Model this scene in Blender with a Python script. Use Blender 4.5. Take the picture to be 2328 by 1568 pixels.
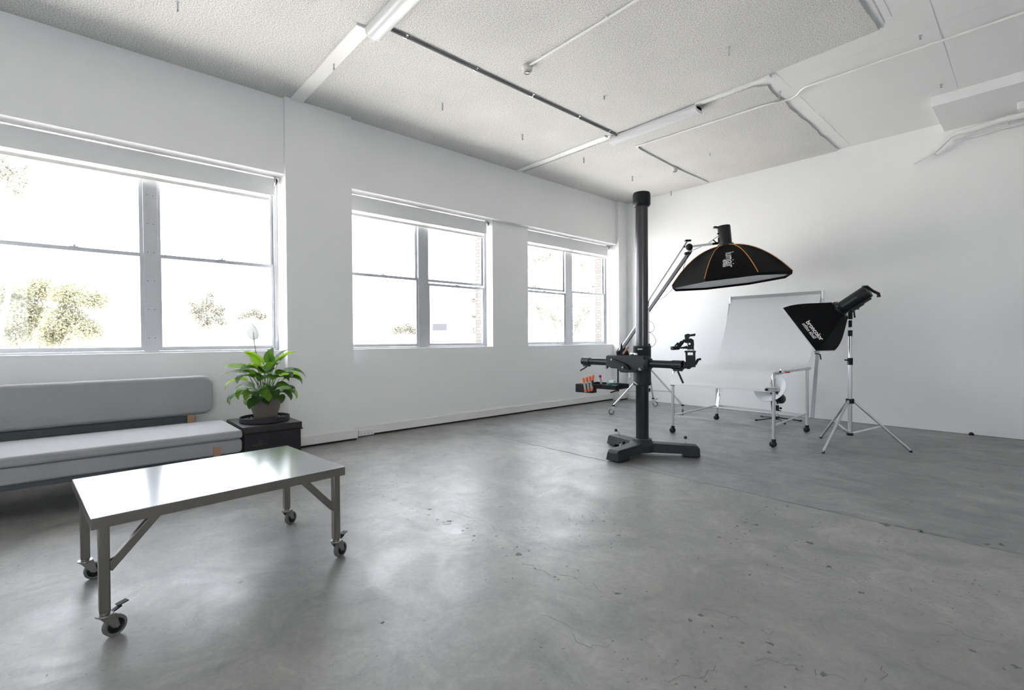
import bpy, bmesh, math, random
from mathutils import Vector, Matrix
PI = math.pi
random.seed(7)
scene = bpy.context.scene
for o in list(bpy.data.objects): bpy.data.objects.remove(o, do_unlink=True)
COL = scene.collection
V = Vector

# ------------------------------------------------------------ camera
EYE = 1.12
YAW, PITCH, ROLL = math.radians(47.9595), math.radians(-0.68676), math.radians(-0.34924)
FPX = 1100.15
fw = V((-math.sin(YAW)*math.cos(PITCH), math.cos(YAW)*math.cos(PITCH), math.sin(PITCH)))
rt = V((math.cos(YAW), math.sin(YAW), 0)); up = rt.cross(fw)
rt2 = math.cos(ROLL)*rt + math.sin(ROLL)*up
up2 = -math.sin(ROLL)*rt + math.cos(ROLL)*up
cam_d = bpy.data.cameras.new('camera'); cam = bpy.data.objects.new('camera', cam_d); COL.objects.link(cam)
cam_d.sensor_width = 36; cam_d.lens = 36*FPX/2328; cam_d.clip_end = 600; cam_d.clip_start = .05
M = Matrix((rt2, up2, -fw)).transposed().to_4x4(); M.translation = V((0, 0, EYE))
cam.matrix_world = M
scene.camera = cam

def at(px, py, d):
    """a place in the room measured off a survey sighting: image position and distance"""
    return V((0, 0, EYE)) + d*(fw + rt2*(px-1164)/FPX - up2*(py-784)/FPX)

# ------------------------------------------------------------ view, world, sun
scene.view_settings.view_transform = 'Standard'
scene.view_settings.look = 'None'
scene.view_settings.gamma = 1
scene.view_settings.use_curve_mapping = False
scene.view_settings.exposure = 0.31
w = bpy.data.worlds.new('sky'); scene.world = w; w.use_nodes = True
bg = w.node_tree.nodes['Background']
bg.inputs['Color'].default_value = (0.90, 0.945, 1.0, 1); bg.inputs['Strength'].default_value = 9.0
sun_d = bpy.data.lights.new('sun', 'SUN'); sun = bpy.data.objects.new('sun', sun_d); COL.objects.link(sun)
sun_d.energy = 46; sun_d.color = (1, .95, .88); sun_d.angle = math.radians(1)
sun.rotation_euler = V((-.24, .20, -.95)).to_track_quat('-Z', 'Y').to_euler()
# window sampling guides (portals shape the sky light that enters; they emit nothing themselves)
WINDOWS = [(-3.394, -1.245), (-0.54, 1.609), (2.309, 4.458), (5.163, 7.315)]
SILL, HEAD = 1.012, 2.828
for (a, b) in WINDOWS:
    l = bpy.data.lights.new('window_portal', 'AREA'); l.shape = 'RECTANGLE'; l.size = b-a; l.size_y = HEAD-SILL
    l.cycles.is_portal = True
    o = bpy.data.objects.new('window_portal', l); COL.objects.link(o)
    o.location = (-5.80, (a+b)/2, (SILL+HEAD)/2)
    o.rotation_euler = V((1, 0, 0)).to_track_quat('-Z', 'Z').to_euler()

# ------------------------------------------------------------ materials
def new_mat(name):
    m = bpy.data.materials.new(name); m.use_nodes = True
    nt = m.node_tree; b = nt.nodes['Principled BSDF']
    return m, nt, b
def mat(name, col, rough=.5, metal=0, bump=0, bscale=60, var=0, vscale=8, spec=.5, coat=0, stretch=None, trans=0, sheen=0, sss=0):
    m, nt, b = new_mat(name)
    b.inputs['Base Color'].default_value = (*col, 1); b.inputs['Roughness'].default_value = rough
    b.inputs['Metallic'].default_value = metal; b.inputs['Specular IOR Level'].default_value = spec
    b.inputs['Coat Weight'].default_value = coat; b.inputs['Sheen Weight'].default_value = sheen
    b.inputs['Transmission Weight'].default_value = trans
    tc = nt.nodes.new('ShaderNodeTexCoord'); mp = nt.nodes.new('ShaderNodeMapping')
    nt.links.new(tc.outputs['Object'], mp.inputs['Vector'])
    if stretch: mp.inputs['Scale'].default_value = stretch
    n = nt.nodes.new('ShaderNodeTexNoise'); n.inputs['Scale'].default_value = vscale; n.inputs['Detail'].default_value = 5
    nt.links.new(mp.outputs[0], n.inputs['Vector'])
    mx = nt.nodes.new('ShaderNodeMix'); mx.data_type = 'RGBA'
    mx.inputs[6].default_value = (*[c*(1-var) for c in col], 1); mx.inputs[7].default_value = (*[min(1, c*(1+var)) for c in col], 1)
    nt.links.new(n.outputs['Fac'], mx.inputs[0]); nt.links.new(mx.outputs[2], b.inputs['Base Color'])
    if bump:
        n2 = nt.nodes.new('ShaderNodeTexNoise'); n2.inputs['Scale'].default_value = bscale; n2.inputs['Detail'].default_value = 4
        nt.links.new(mp.outputs[0], n2.inputs['Vector'])
        bp = nt.nodes.new('ShaderNodeBump'); bp.inputs['Strength'].default_value = bump; bp.inputs['Distance'].default_value = .01
        nt.links.new(n2.outputs['Fac'], bp.inputs['Height']); nt.links.new(bp.outputs[0], b.inputs['Normal'])
    return m
MT = {}
MT['wall'] = mat('white_wall_paint', (.865, .865, .87), .55, bump=.04, bscale=40, var=.012, vscale=2)
MT['backwall'] = mat('white_plaster', (.885, .89, .895), .5, bump=.03, bscale=30, var=.01, vscale=1.5)
MT['smooth_ceiling'] = mat('painted_board', (.84, .845, .85), .6, bump=.05, bscale=25, var=.03, vscale=2.2)
MT['trimwhite'] = mat('white_gloss_trim', (.82, .82, .81), .35, var=.01)
MT['shadowgap'] = mat('dark_gap', (.03, .03, .028), .9, var=.3)  # near black, stands for the shade at the foot of the walls
MT['blind'] = mat('blockout_blind_fabric', (.74, .745, .75), .7, bump=.02, bscale=400, var=.01)
MT['rail'] = mat('blind_rail_white', (.80, .80, .78), .4)
MT['alu'] = mat('anodised_aluminium', (.66, .67, .69), .30, metal=.9, var=.06, vscale=30, stretch=(1, 1, .1))
MT['alu_paint'] = mat('mill_aluminium_window', (.50, .51, .535), .42, metal=.5, var=.08, vscale=10, stretch=(1, 1, 8), bump=.02, bscale=90)
MT['silverdark'] = mat('grey_extrusion', (.33, .34, .34), .45, metal=.3, var=.04)
MT['silverpaint'] = mat('satin_silver_beam', (.76, .77, .80), .4, metal=.15, var=.03)
MT['chrome'] = mat('bright_metal', (.82, .82, .83), .15, metal=1)
MT['steel'] = mat('stainless_sheet', (.58, .60, .63), .15, metal=1, var=.08, vscale=5, bump=.02, bscale=9)
MT['steel_leg'] = mat('brushed_stainless_tube', (.24, .228, .21), .33, metal=1, var=.15, vscale=40, stretch=(6, 6, .4))  # darkened and warmed so the colour carries a dim room's reflection
MT['caster_fork'] = mat('zinc_fork', (.27, .27, .255), .4, metal=.9, var=.1)
MT['tyre'] = mat('grey_rubber', (.13, .13, .125), .6, var=.1)
MT['blackplastic'] = mat('black_plastic', (.009, .010, .011), .45, spec=.3, bump=.02, bscale=300, var=.15)
MT['blackmetal'] = mat('black_painted_metal', (.013, .0145, .017), .38, spec=.35, var=.1)
MT['castgrey'] = mat('dark_hammered_casting', (.022, .025, .030), .5, spec=.3, bump=.25, bscale=420, var=.15)
MT['tubesteel'] = mat('dark_polished_column', (.085, .085, .090), .22, metal=1, var=.1, vscale=30, stretch=(8, 8, .3))
MT['tubeblack'] = mat('black_column', (.014, .016, .020), .3, spec=.4, metal=.2, var=.1)
MT['softblack'] = mat('black_softbox_cloth', (.005, .0053, .0056), .8, spec=.15, bump=.12, bscale=35, var=.15)
MT['orange_piping'] = mat('orange_piping', (.75, .30, .04), .5)
MT['print'] = mat('white_print', (.85, .85, .85), .6)
MT['print_dim'] = mat('grey_print', (.10, .105, .11), .5)
MT['fabric'] = mat('light_grey_wool', (.335, .338, .352), .9, bump=.25, bscale=500, var=.09, vscale=180, stretch=(1, .35, 1), sheen=.15)
MT['sofa_frame'] = mat('slate_painted_steel', (.075, .090, .102), .45, spec=.3, var=.05)
MT['wood'] = mat('pale_oak', (.42, .25, .15), .5, var=.2, vscale=12, stretch=(1, 1, .12), bump=.05, bscale=80)
MT['pot'] = mat('taupe_fibre_clay', (.155, .135, .115), .75, bump=.1, bscale=120, var=.1, vscale=9)
MT['soil'] = mat('potting_soil', (.03, .022, .016), .95, bump=.8, bscale=120, var=.4)
MT['traymetal'] = mat('blackened_tray', (.028, .029, .034), .5, metal=.3, spec=.3, bump=.06, bscale=60, var=.3, vscale=9)
MT['pebble'] = mat('dark_pebbles', (.02, .02, .022), .5)
MT['tin'] = mat('aged_black_tin', (.026, .026, .028), .45, metal=.3, spec=.3, bump=.08, bscale=22, var=.55, vscale=6)
MT['rust'] = mat('rust_scuffs', (.22, .12, .08), .8, var=.4, vscale=60)
MT['tinlid'] = mat('aged_black_tin_lid', (.040, .039, .041), .42, metal=.3, spec=.3, bump=.06, bscale=18, var=.5, vscale=5)
MT['plexi_dark'] = mat('clip_plastic', (.05, .05, .055), .4)
MT['red'] = mat('red_rubber_grip', (.55, .06, .04), .5)
MT['orange'] = mat('orange_marker_plastic', (.80, .17, .045), .4)
MT['label'] = mat('marker_label', (.42, .43, .42), .5, var=.2, vscale=150)
MT['magenta'] = mat('burgundy_cap', (.30, .01, .07), .4)
MT['teal'] = mat('teal_tape', (.02, .17, .15), .4)
MT['paper'] = mat('white_paper', (.85, .86, .87), .6)
MT['outlet'] = mat('outlet_plastic', (.80, .80, .79), .35)
MT['detector'] = mat('cream_plastic', (.66, .65, .60), .4)
MT['conduitgrey'] = mat('grey_pvc_conduit', (.20, .205, .21), .4, var=.15, vscale=3)
MT['dishwhite'] = mat('white_enamel_reflector', (.68, .70, .72), .35)
MT['cable'] = mat('black_cable', (.02, .02, .022), .5)

# translucent sheets
def translucent(name, col, amt, rough=.4):
    m, nt, b = new_mat(name)
    b.inputs['Base Color'].default_value = (*col, 1); b.inputs['Roughness'].default_value = rough
    t = nt.nodes.new('ShaderNodeBsdfTranslucent'); t.inputs[0].default_value = (*col, 1)
    mx = nt.nodes.new('ShaderNodeMixShader'); mx.inputs[0].default_value = amt
    nt.links.new(b.outputs[0], mx.inputs[1]); nt.links.new(t.outputs[0], mx.inputs[2])
    nt.links.new(mx.outputs[0], nt.nodes['Material Output'].inputs[0])
    return m
MT['plexi'] = translucent('opal_acrylic', (.90, .905, .91), .25, .25)
MT['diffuser'] = translucent('diffuser_cloth', (.85, .86, .88), .4, .8)
MT['sheer'] = translucent('sheer_blind', (.9, .9, .87), .75, .9)
MT['tube_cover'] = translucent('prismatic_light_cover', (.82, .83, .85), .3, .25)
MT['petal'] = translucent('white_spathe', (.80, .81, .80), .22, .6)

def leaf_mat(name, col, tcol, veins=True):
    m, nt, b = new_mat(name)
    b.inputs['Roughness'].default_value = .32
    tc = nt.nodes.new('ShaderNodeTexCoord')
    n = nt.nodes.new('ShaderNodeTexNoise'); n.inputs['Scale'].default_value = 9
    nt.links.new(tc.outputs['Object'], n.inputs['Vector'])
    mx = nt.nodes.new('ShaderNodeMix'); mx.data_type = 'RGBA'
    mx.inputs[6].default_value = (*[c*.6 for c in col], 1); mx.inputs[7].default_value = (*[c*1.4 for c in col], 1)
    nt.links.new(n.outputs[0], mx.inputs[0]); nt.links.new(mx.outputs[2], b.inputs['Base Color'])
    t = nt.nodes.new('ShaderNodeBsdfTranslucent'); t.inputs[0].default_value = (*tcol, 1)
    ms = nt.nodes.new('ShaderNodeMixShader'); ms.inputs[0].default_value = .42
    nt.links.new(b.outputs[0], ms.inputs[1]); nt.links.new(t.outputs[0], ms.inputs[2])
    nt.links.new(ms.outputs[0], nt.nodes['Material Output'].inputs[0])
    if veins:
        uv = nt.nodes.new('ShaderNodeUVMap')
        wv = nt.nodes.new('ShaderNodeTexWave'); wv.inputs['Scale'].default_value = 3.4; wv.bands_direction = 'Y'
        nt.links.new(uv.outputs[0], wv.inputs['Vector'])
        bp = nt.nodes.new('ShaderNodeBump'); bp.inputs['Strength'].default_value = .5; bp.inputs['Distance'].default_value = .004
        nt.links.new(wv.outputs['Fac'], bp.inputs['Height']); nt.links.new(bp.outputs[0], b.inputs['Normal'])
        nt.links.new(bp.outputs[0], t.inputs['Normal'])
    return m
MT['leaf'] = leaf_mat('peace_lily_leaf', (.028, .085, .016), (.12, .28, .02))
MT['leaf_young'] = leaf_mat('peace_lily_young_leaf', (.13, .30, .03), (.38, .62, .04))
MT['stem'] = mat('green_stem', (.10, .20, .05), .5)
MT['foliage'] = leaf_mat('tree_leaves', (.145, .145, .10), (.22, .22, .135), False)  # leaf colour paled to put outdoor haze into it
MT['foliage2'] = leaf_mat('tree_leaves_grey', (.15, .15, .13), (.21, .21, .17), False)  # greyer leaves, lightened so the haze sits in their colour
MT['bark'] = mat('tree_bark', (.16, .14, .12), .9, bump=.6, bscale=6, var=.3)
MT['deadtwig'] = mat('dry_branches', (.34, .31, .27), .9, var=.2)

def glass_mat():
    m = bpy.data.materials.new('window_glass'); m.use_nodes = True; nt = m.node_tree
    nt.nodes.remove(nt.nodes['Principled BSDF'])
    t = nt.nodes.new('ShaderNodeBsdfTransparent'); t.inputs[0].default_value = (.98, .98, .98, 1)
    g = nt.nodes.new('ShaderNodeBsdfGlossy'); g.inputs['Roughness'].default_value = .02
    fr = nt.nodes.new('ShaderNodeFresnel'); fr.inputs[0].default_value = 1.45
    mx = nt.nodes.new('ShaderNodeMixShader')
    ge = nt.nodes.new('ShaderNodeNewGeometry'); ml = nt.nodes.new('ShaderNodeMath'); ml.operation = 'MULTIPLY'
    iv = nt.nodes.new('ShaderNodeMath'); iv.operation = 'SUBTRACT'; iv.inputs[0].default_value = 1
    nt.links.new(ge.outputs['Backfacing'], iv.inputs[1]); nt.links.new(iv.outputs[0], ml.inputs[0]); nt.links.new(fr.outputs[0], ml.inputs[1])
    nt.links.new(ml.outputs[0], mx.inputs[0]); nt.links.new(t.outputs[0], mx.inputs[1]); nt.links.new(g.outputs[0], mx.inputs[2])
    nt.links.new(mx.outputs[0], nt.nodes['Material Output'].inputs[0])
    return m
MT['glass'] = glass_mat()

def rough_ceiling():
    m, nt, b = new_mat('sprayed_vermiculite')
    b.inputs['Roughness'].default_value = .95
    tc = nt.nodes.new('ShaderNodeTexCoord')
    n = nt.nodes.new('ShaderNodeTexNoise'); n.inputs['Scale'].default_value = 105; n.inputs['Detail'].default_value = 3; n.inputs['Roughness'].default_value = .65
    n2 = nt.nodes.new('ShaderNodeTexNoise'); n2.inputs['Scale'].default_value = 1.3; n2.inputs['Detail'].default_value = 4
    for q in (n, n2): nt.links.new(tc.outputs['Object'], q.inputs['Vector'])
    r = nt.nodes.new('ShaderNodeValToRGB'); e = r.color_ramp.elements
    e[0].position = .36; e[0].color = (.42, .42, .415, 1); e[1].position = .60; e[1].color = (.84, .835, .825, 1)  # dark end of the speckle also carries the grains' self-shadow
    nt.links.new(n.outputs[0], r.inputs[0])
    r2 = nt.nodes.new('ShaderNodeValToRGB'); e = r2.color_ramp.elements
    e[0].position = .3; e[0].color = (.90, .90, .90, 1); e[1].position = .65; e[1].color = (1, .995, .985, 1)
    nt.links.new(n2.outputs[0], r2.inputs[0])
    mx = nt.nodes.new('ShaderNodeMix'); mx.data_type = 'RGBA'; mx.blend_type = 'MULTIPLY'; mx.inputs[0].default_value = 1
    nt.links.new(r.outputs[0], mx.inputs[6]); nt.links.new(r2.outputs[0], mx.inputs[7]); nt.links.new(mx.outputs[2], b.inputs['Base Color'])
    bp = nt.nodes.new('ShaderNodeBump'); bp.inputs['Strength'].default_value = .55; bp.inputs['Distance'].default_value = .008
    nt.links.new(n.outputs[0], bp.inputs['Height']); nt.links.new(bp.outputs[0], b.inputs['Normal'])
    return m
MT['rough_ceiling'] = rough_ceiling()

YFL, YBL = -4.10, 7.577      # floor extent along the room; the mesh origin sits at its middle
def concrete():
    m, nt, b = new_mat('sealed_concrete'); L = nt.links.new; N = nt.nodes.new
    tc = N('ShaderNodeTexCoord')
    def noise(s, d=6, r=.6, dist=0, vec=None):
        n = N('ShaderNodeTexNoise'); n.inputs['Scale'].default_value = s; n.inputs['Detail'].default_value = d
        n.inputs['Roughness'].default_value = r; n.inputs['Distortion'].default_value = dist
        L(vec or tc.outputs['Object'], n.inputs['Vector']); return n.outputs['Fac']
    def ramp(f, a, ca, z, cz):
        r = N('ShaderNodeValToRGB'); e = r.color_ramp.elements
        e[0].position = a; e[0].color = (*ca, 1); e[1].position = z; e[1].color = (*cz, 1); L(f, r.inputs[0]); return r.outputs[0]
    def mul(a, c, f=1.0, mode='MULTIPLY'):
        x = N('ShaderNodeMix'); x.data_type = 'RGBA'; x.blend_type = mode
        if isinstance(f, float): x.inputs[0].default_value = f
        else: L(f, x.inputs[0])
        L(a, x.inputs[6])
        if isinstance(c, tuple): x.inputs[7].default_value = (*c, 1)
        else: L(c, x.inputs[7])
        return x.outputs[2]
    base = ramp(noise(.7, 7, .6, .6), .33, (.205, .205, .202), .68, (.325, .323, .316))
    base = mul(base, ramp(noise(3.1, 8, .72, 1.2), .32, (.74, .75, .77), .68, (1.16, 1.15, 1.13)))
    base = mul(base, ramp(noise(45, 5, .7), .3, (.88, .88, .88), .7, (1.1, 1.1, 1.1)))
    # far slab beyond the pour joint is a darker, greyer pour with wipe streaks
    sp = N('ShaderNodeSeparateXYZ'); L(tc.outputs['Object'], sp.inputs[0])
    far = N('ShaderNodeMath'); far.operation = 'GREATER_THAN'; L(sp.outputs['Y'], far.inputs[0]); far.inputs[1].default_value = 3.59-(YFL+YBL)/2
    mp = N('ShaderNodeMapping'); mp.inputs['Scale'].default_value = (.8, 2.2, 1); mp.inputs['Rotation'].default_value = (0, 0, .5)
    L(tc.outputs['Object'], mp.inputs[0])
    farc = mul(base, ramp(noise(2.2, 8, .7, .8, mp.outputs[0]), .32, (.68, .695, .72), .70, (1.06, 1.07, 1.09)))
    base = mul(base, farc, far.outputs[0], 'MIX')
    # trowel burns
    base = mul(base, ramp(noise(1.6, 9, .72, 2.0), .60, (1, 1, 1), .78, (.72, .73, .75)))
    # fine pits, denser in bands
    nc = N('ShaderNodeTexNoise'); nc.inputs['Scale'].default_value = 42; nc.inputs['Detail'].default_value = 3; L(tc.outputs['Object'], nc.inputs['Vector'])
    sb_ = N('ShaderNodeVectorMath'); sb_.operation = 'SUBTRACT'; L(nc.outputs['Color'], sb_.inputs[0]); sb_.inputs[1].default_value = (.5, .5, .5)
    sc_ = N('ShaderNodeVectorMath'); sc_.operation = 'SCALE'; L(sb_.outputs[0], sc_.inputs[0]); sc_.inputs['Scale'].default_value = .045
    ad_ = N('ShaderNodeVectorMath'); ad_.operation = 'ADD'; L(sc_.outputs[0], ad_.inputs[0]); L(tc.outputs['Object'], ad_.inputs[1])
    v = N('ShaderNodeTexVoronoi'); v.inputs['Scale'].default_value = 38; L(ad_.outputs[0], v.inputs['Vector'])
    lt = N('ShaderNodeMath'); lt.operation = 'LESS_THAN'; L(v.outputs['Distance'], lt.inputs[0])
    dens = N('ShaderNodeMapRange'); L(noise(.9, 3), dens.inputs[0])
    dens.inputs[1].default_value = .46; dens.inputs[2].default_value = .72; dens.inputs[3].default_value = .05; dens.inputs[4].default_value = .38
    cr = N('ShaderNodeSeparateColor'); L(v.outputs['Color'], cr.inputs[0])
    dm = N('ShaderNodeMath'); dm.operation = 'MULTIPLY'; L(dens.outputs[0], dm.inputs[0]); L(cr.outputs[0], dm.inputs[1])
    L(dm.outputs[0], lt.inputs[1])
    base = mul(base, (.09, .095, .10), lt.outputs[0], 'MIX')
    v2 = N('ShaderNodeTexVoronoi'); v2.inputs['Scale'].default_value = 11; L(ad_.outputs[0], v2.inputs['Vector'])
    lt2 = N('ShaderNodeMath'); lt2.operation = 'LESS_THAN'; L(v2.outputs['Distance'], lt2.inputs[0])
    c2 = N('ShaderNodeSeparateColor'); L(v2.outputs['Color'], c2.inputs[0])
    g2 = N('ShaderNodeMapRange'); L(c2.outputs[1], g2.inputs[0]); g2.inputs[1].default_value = .72; g2.inputs[2].default_value = 1; g2.inputs[3].default_value = 0; g2.inputs[4].default_value = .11
    L(g2.outputs[0], lt2.inputs[1]); base = mul(base, (.07, .073, .08), lt2.outputs[0], 'MIX')
    L(base, b.inputs['Base Color'])
    rr = N('ShaderNodeMapRange'); L(noise(2.6, 6, .65, 1), rr.inputs[0])
    rr.inputs[1].default_value = .3; rr.inputs[2].default_value = .7; rr.inputs[3].default_value = .30; rr.inputs[4].default_value = .46
    L(rr.outputs[0], b.inputs['Roughness'])
    b.inputs['Specular IOR Level'].default_value = .36
    bp = N('ShaderNodeBump'); bp.inputs['Strength'].default_value = .10; bp.inputs['Distance'].default_value = .01
    L(noise(5, 8, .6), bp.inputs['Height']); L(bp.outputs[0], b.inputs['Normal'])
    return m
MT['concrete'] = concrete()
MT['chip'] = mat('exposed_aggregate_chip', (.115, .12, .125), .7, var=.35, vscale=60, bump=.3, bscale=150)
MT['chip_light'] = mat('pale_filler_patch', (.42, .44, .43), .6, var=.2, vscale=50)
MT['seam_light'] = mat('board_joint', (.50, .505, .51), .7, var=.2, vscale=5)
MT['seam'] = mat('joint_filler', (.17, .175, .18), .65, var=.35, vscale=9)

def brick_mat():
    m, nt, b = new_mat('pale_brick')
    tc = nt.nodes.new('ShaderNodeTexCoord'); mp = nt.nodes.new('ShaderNodeMapping')
    mp.inputs['Rotation'].default_value = (PI/2, 0, 0)
    nt.links.new(tc.outputs['Object'], mp.inputs[0])
    br = nt.nodes.new('ShaderNodeTexBrick'); br.inputs['Scale'].default_value = 5
    br.inputs['Color1'].default_value = (.16, .145, .14, 1); br.inputs['Color2'].default_value = (.12, .11, .105, 1); br.inputs['Mortar'].default_value = (.07, .07, .07, 1)
    br.inputs['Mortar Size'].default_value = .02
    nt.links.new(mp.outputs[0], br.inputs['Vector']); nt.links.new(br.outputs[0], b.inputs['Base Color'])
    b.inputs['Roughness'].default_value = .9
    return m
MT['brick'] = brick_mat()
MT['ground'] = mat('dry_yard', (.56, .55, .53), .95, var=.15, vscale=.3)
MT['building'] = mat('distant_render', (.36, .355, .35), .8, var=.06, vscale=.5)
MT['building2'] = mat('corrugated_shed', (.27, .27, .28), .7, var=.08, vscale=1.2, stretch=(1, 1, .05))
MT['bdark'] = mat('dark_opening', (.012, .014, .018), .6)

# ------------------------------------------------------------ mesh builder
class MB:
    def __init__(s): s.v = []; s.f = []; s.m = []; s.uv = {}
    def add(s, vs, fs, mi=0):
        b = len(s.v); s.v += [V(p) for p in vs]
        for f in fs: s.f.append(tuple(i+b for i in f)); s.m.append(mi)
        return s
    def box(s, x0, x1, y0, y1, z0, z1, mi=0):
        return s.add([(x0, y0, z0), (x1, y0, z0), (x1, y1, z0), (x0, y1, z0), (x0, y0, z1), (x1, y0, z1), (x1, y1, z1), (x0, y1, z1)],
                     [(0, 3, 2, 1), (4, 5, 6, 7), (0, 1, 5, 4), (1, 2, 6, 5), (2, 3, 7, 6), (3, 0, 4, 7)], mi)
    def obox(s, c, ax, ay, az, sx, sy, sz, mi=0):
        c = V(c); ax, ay, az = V(ax).normalized(), V(ay).normalized(), V(az).normalized(); vs = []
        for k in (-1, 1):
            for (i, j) in ((-1, -1), (1, -1), (1, 1), (-1, 1)):
                vs.append(c + ax*sx/2*i + ay*sy/2*j + az*sz/2*k)
        return s.add(vs, [(0, 3, 2, 1), (4, 5, 6, 7), (0, 1, 5, 4), (1, 2, 6, 5), (2, 3, 7, 6), (3, 0, 4, 7)], mi)
    def bar(s, p, q, wd, ht, upv=(0, 0, 1), mi=0):
        p, q = V(p), V(q); d = (q-p); L = d.length; d.normalize()
        side = d.cross(V(upv)); side = side.normalized() if side.length > 1e-5 else V((1, 0, 0))
        u = side.cross(d)
        return s.obox((p+q)/2, d, side, u, L, wd, ht, mi)
    def ring_frame(s, d):
        a = V((0, 0, 1)) if abs(d.z) < .95 else V((1, 0, 0))
        x = d.cross(a).normalized(); return x, d.cross(x).normalized()
    def tube(s, pts, r, n=12, mi=0, cap=True):
        pts = [V(p) for p in pts]; rs = r if isinstance(r, (list, tuple)) else [r]*len(pts)
        b = len(s.v); px = None
        for i, p in enumerate(pts):
            d = (pts[min(i+1, len(pts)-1)] - pts[max(i-1, 0)]).normalized()
            if px is None: x, y = s.ring_frame(d)
            else:
                x = (px - d*px.dot(d)).normalized(); y = d.cross(x)
            px = x
            for k in range(n):
                a = 2*PI*k/n; s.v.append(p + (x*math.cos(a) + y*math.sin(a))*rs[i])
        for i in range(len(pts)-1):
            for k in range(n):
                k2 = (k+1) % n
                s.f.append((b+i*n+k, b+i*n+k2, b+(i+1)*n+k2, b+(i+1)*n+k)); s.m.append(mi)
        if cap:
            s.f.append(tuple(b+k for k in range(n))[::-1]); s.m.append(mi)
            e = b+(len(pts)-1)*n; s.f.append(tuple(e+k for k in range(n))); s.m.append(mi)
        return s
    def cyl(s, p, q, r, r2=None, n=24, mi=0): return s.tube([p, q], [r, r if r2 is None else r2], n, mi)
    def lathe(s, prof, c=(0, 0, 0), axis=(0, 0, 1), n=32, mi=0, x=None):
        c = V(c); d = V(axis).normalized()
        if x is None: x, y = s.ring_frame(d)
        else: x = V(x).normalized(); y = d.cross(x)
        b = len(s.v)
        for (r, h) in prof:
            for k in range(n):
                a = 2*PI*k/n; s.v.append(c + d*h + (x*math.cos(a) + y*math.sin(a))*max(r, 1e-5))
        for i in range(len(prof)-1):
            for k in range(n):
                k2 = (k+1) % n
                s.f.append((b+i*n+k, b+i*n+k2, b+(i+1)*n+k2, b+(i+1)*n+k)); s.m.append(mi)
        return s
    def ball(s, c, r, mi=0, sc=(1, 1, 1), n=14):
        pr = [(r*math.sin(PI*i/8), -r*math.cos(PI*i/8)) for i in range(9)]
        b = len(s.v); s.lathe(pr, (0, 0, 0), (0, 0, 1), n, mi)
        for i in range(b, len(s.v)):
            p = s.v[i]; s.v[i] = V((p.x*sc[0], p.y*sc[1], p.z*sc[2])) + V(c)
        return s
    def prism(s, poly, fn0, fn1, mi=0):
        n = len(poly); vs = [fn0(p) for p in poly] + [fn1(p) for p in poly]
        fs = [tuple(range(n))[::-1], tuple(range(n, 2*n))] + [(i, (i+1) % n, n+(i+1) % n, n+i) for i in range(n)]
        return s.add(vs, fs, mi)
    def build(s, name, mats, parent=None, bevel=0, smooth=True, seg=2, ang=35, label=None, subsurf=0, weld=True):
        me = bpy.data.meshes.new(name)
        if not isinstance(mats, (list, tuple)): mats = [mats]
        if parent is None:
            xs = [p.x for p in s.v]; ys = [p.y for p in s.v]; zs = [p.z for p in s.v]
            org = V(((min(xs)+max(xs))/2, (min(ys)+max(ys))/2, min(zs)))
        else: org = wloc(parent)
        me.from_pydata([tuple(p-org) for p in s.v], [], s.f)
        for m in mats: me.materials.append(MT[m])
        for p, mi in zip(me.polygons, s.m): p.material_index = mi
        bm = bmesh.new(); bm.from_mesh(me)
        if weld: bmesh.ops.remove_doubles(bm, verts=bm.verts, dist=1e-6)
        bmesh.ops.recalc_face_normals(bm, faces=bm.faces)
        if getattr(s, 'uvs', None):
            lay = bm.loops.layers.uv.new('UVMap')
        bm.to_mesh(me); bm.free()
        if smooth:
            me.shade_smooth()
            try: me.set_sharp_from_angle(angle=math.radians(ang))
            except Exception: pass
        o = bpy.data.objects.new(name, me); COL.objects.link(o)
        if parent is None: o.location = org
        else: o.parent = parent
        if bevel:
            b = o.modifiers.new('bevel', 'BEVEL'); b.width = bevel; b.segments = seg; b.limit_method = 'ANGLE'; b.angle_limit = math.radians(40)
            b.harden_normals = False
        if subsurf:
            q = o.modifiers.new('sub', 'SUBSURF'); q.levels = subsurf; q.render_levels = subsurf
        if label: o['label'] = label
        return o
def smooth_path(P, k=6):
    P = [V(p) for p in P]; Q = []
    for i in range(len(P)-1):
        a, b, c, d = P[max(i-1, 0)], P[i], P[i+1], P[min(i+2, len(P)-1)]
        for j in range(k):
            t = j/k; Q.append(.5*((2*b) + (c-a)*t + (2*a-5*b+4*c-d)*t*t + (3*b-a-3*c+d)*t**3))
    Q.append(P[-1]); return Q
def wloc(o):
    p = V(o.location)
    while o.parent: o = o.parent; p = p + V(o.location)
    return p
def thing(name, label, cat, loc, group=None):
    o = bpy.data.objects.new(name, None); o.empty_display_size = .1; COL.objects.link(o)
    o.location = loc; o['label'] = label; o['category'] = cat
    if group: o['group'] = group
    return o
def tag(o, label, cat, group=None, kind=None):
    o['label'] = label; o['category'] = cat
    if group: o['group'] = group
    if kind: o['kind'] = kind
    return o
def struct(o): o['kind'] = 'structure'; return o
def sroot(name, loc):
    o = bpy.data.objects.new(name, None); COL.objects.link(o); o.location = loc; o['kind'] = 'structure'; return o
def copy_tree(o, parent=None):
    c = o.copy(); COL.objects.link(c)
    if parent: c.parent = parent
    for ch in [k for k in bpy.data.objects if k.parent == o and k != c]:
        copy_tree(ch, c)
    return c
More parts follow.
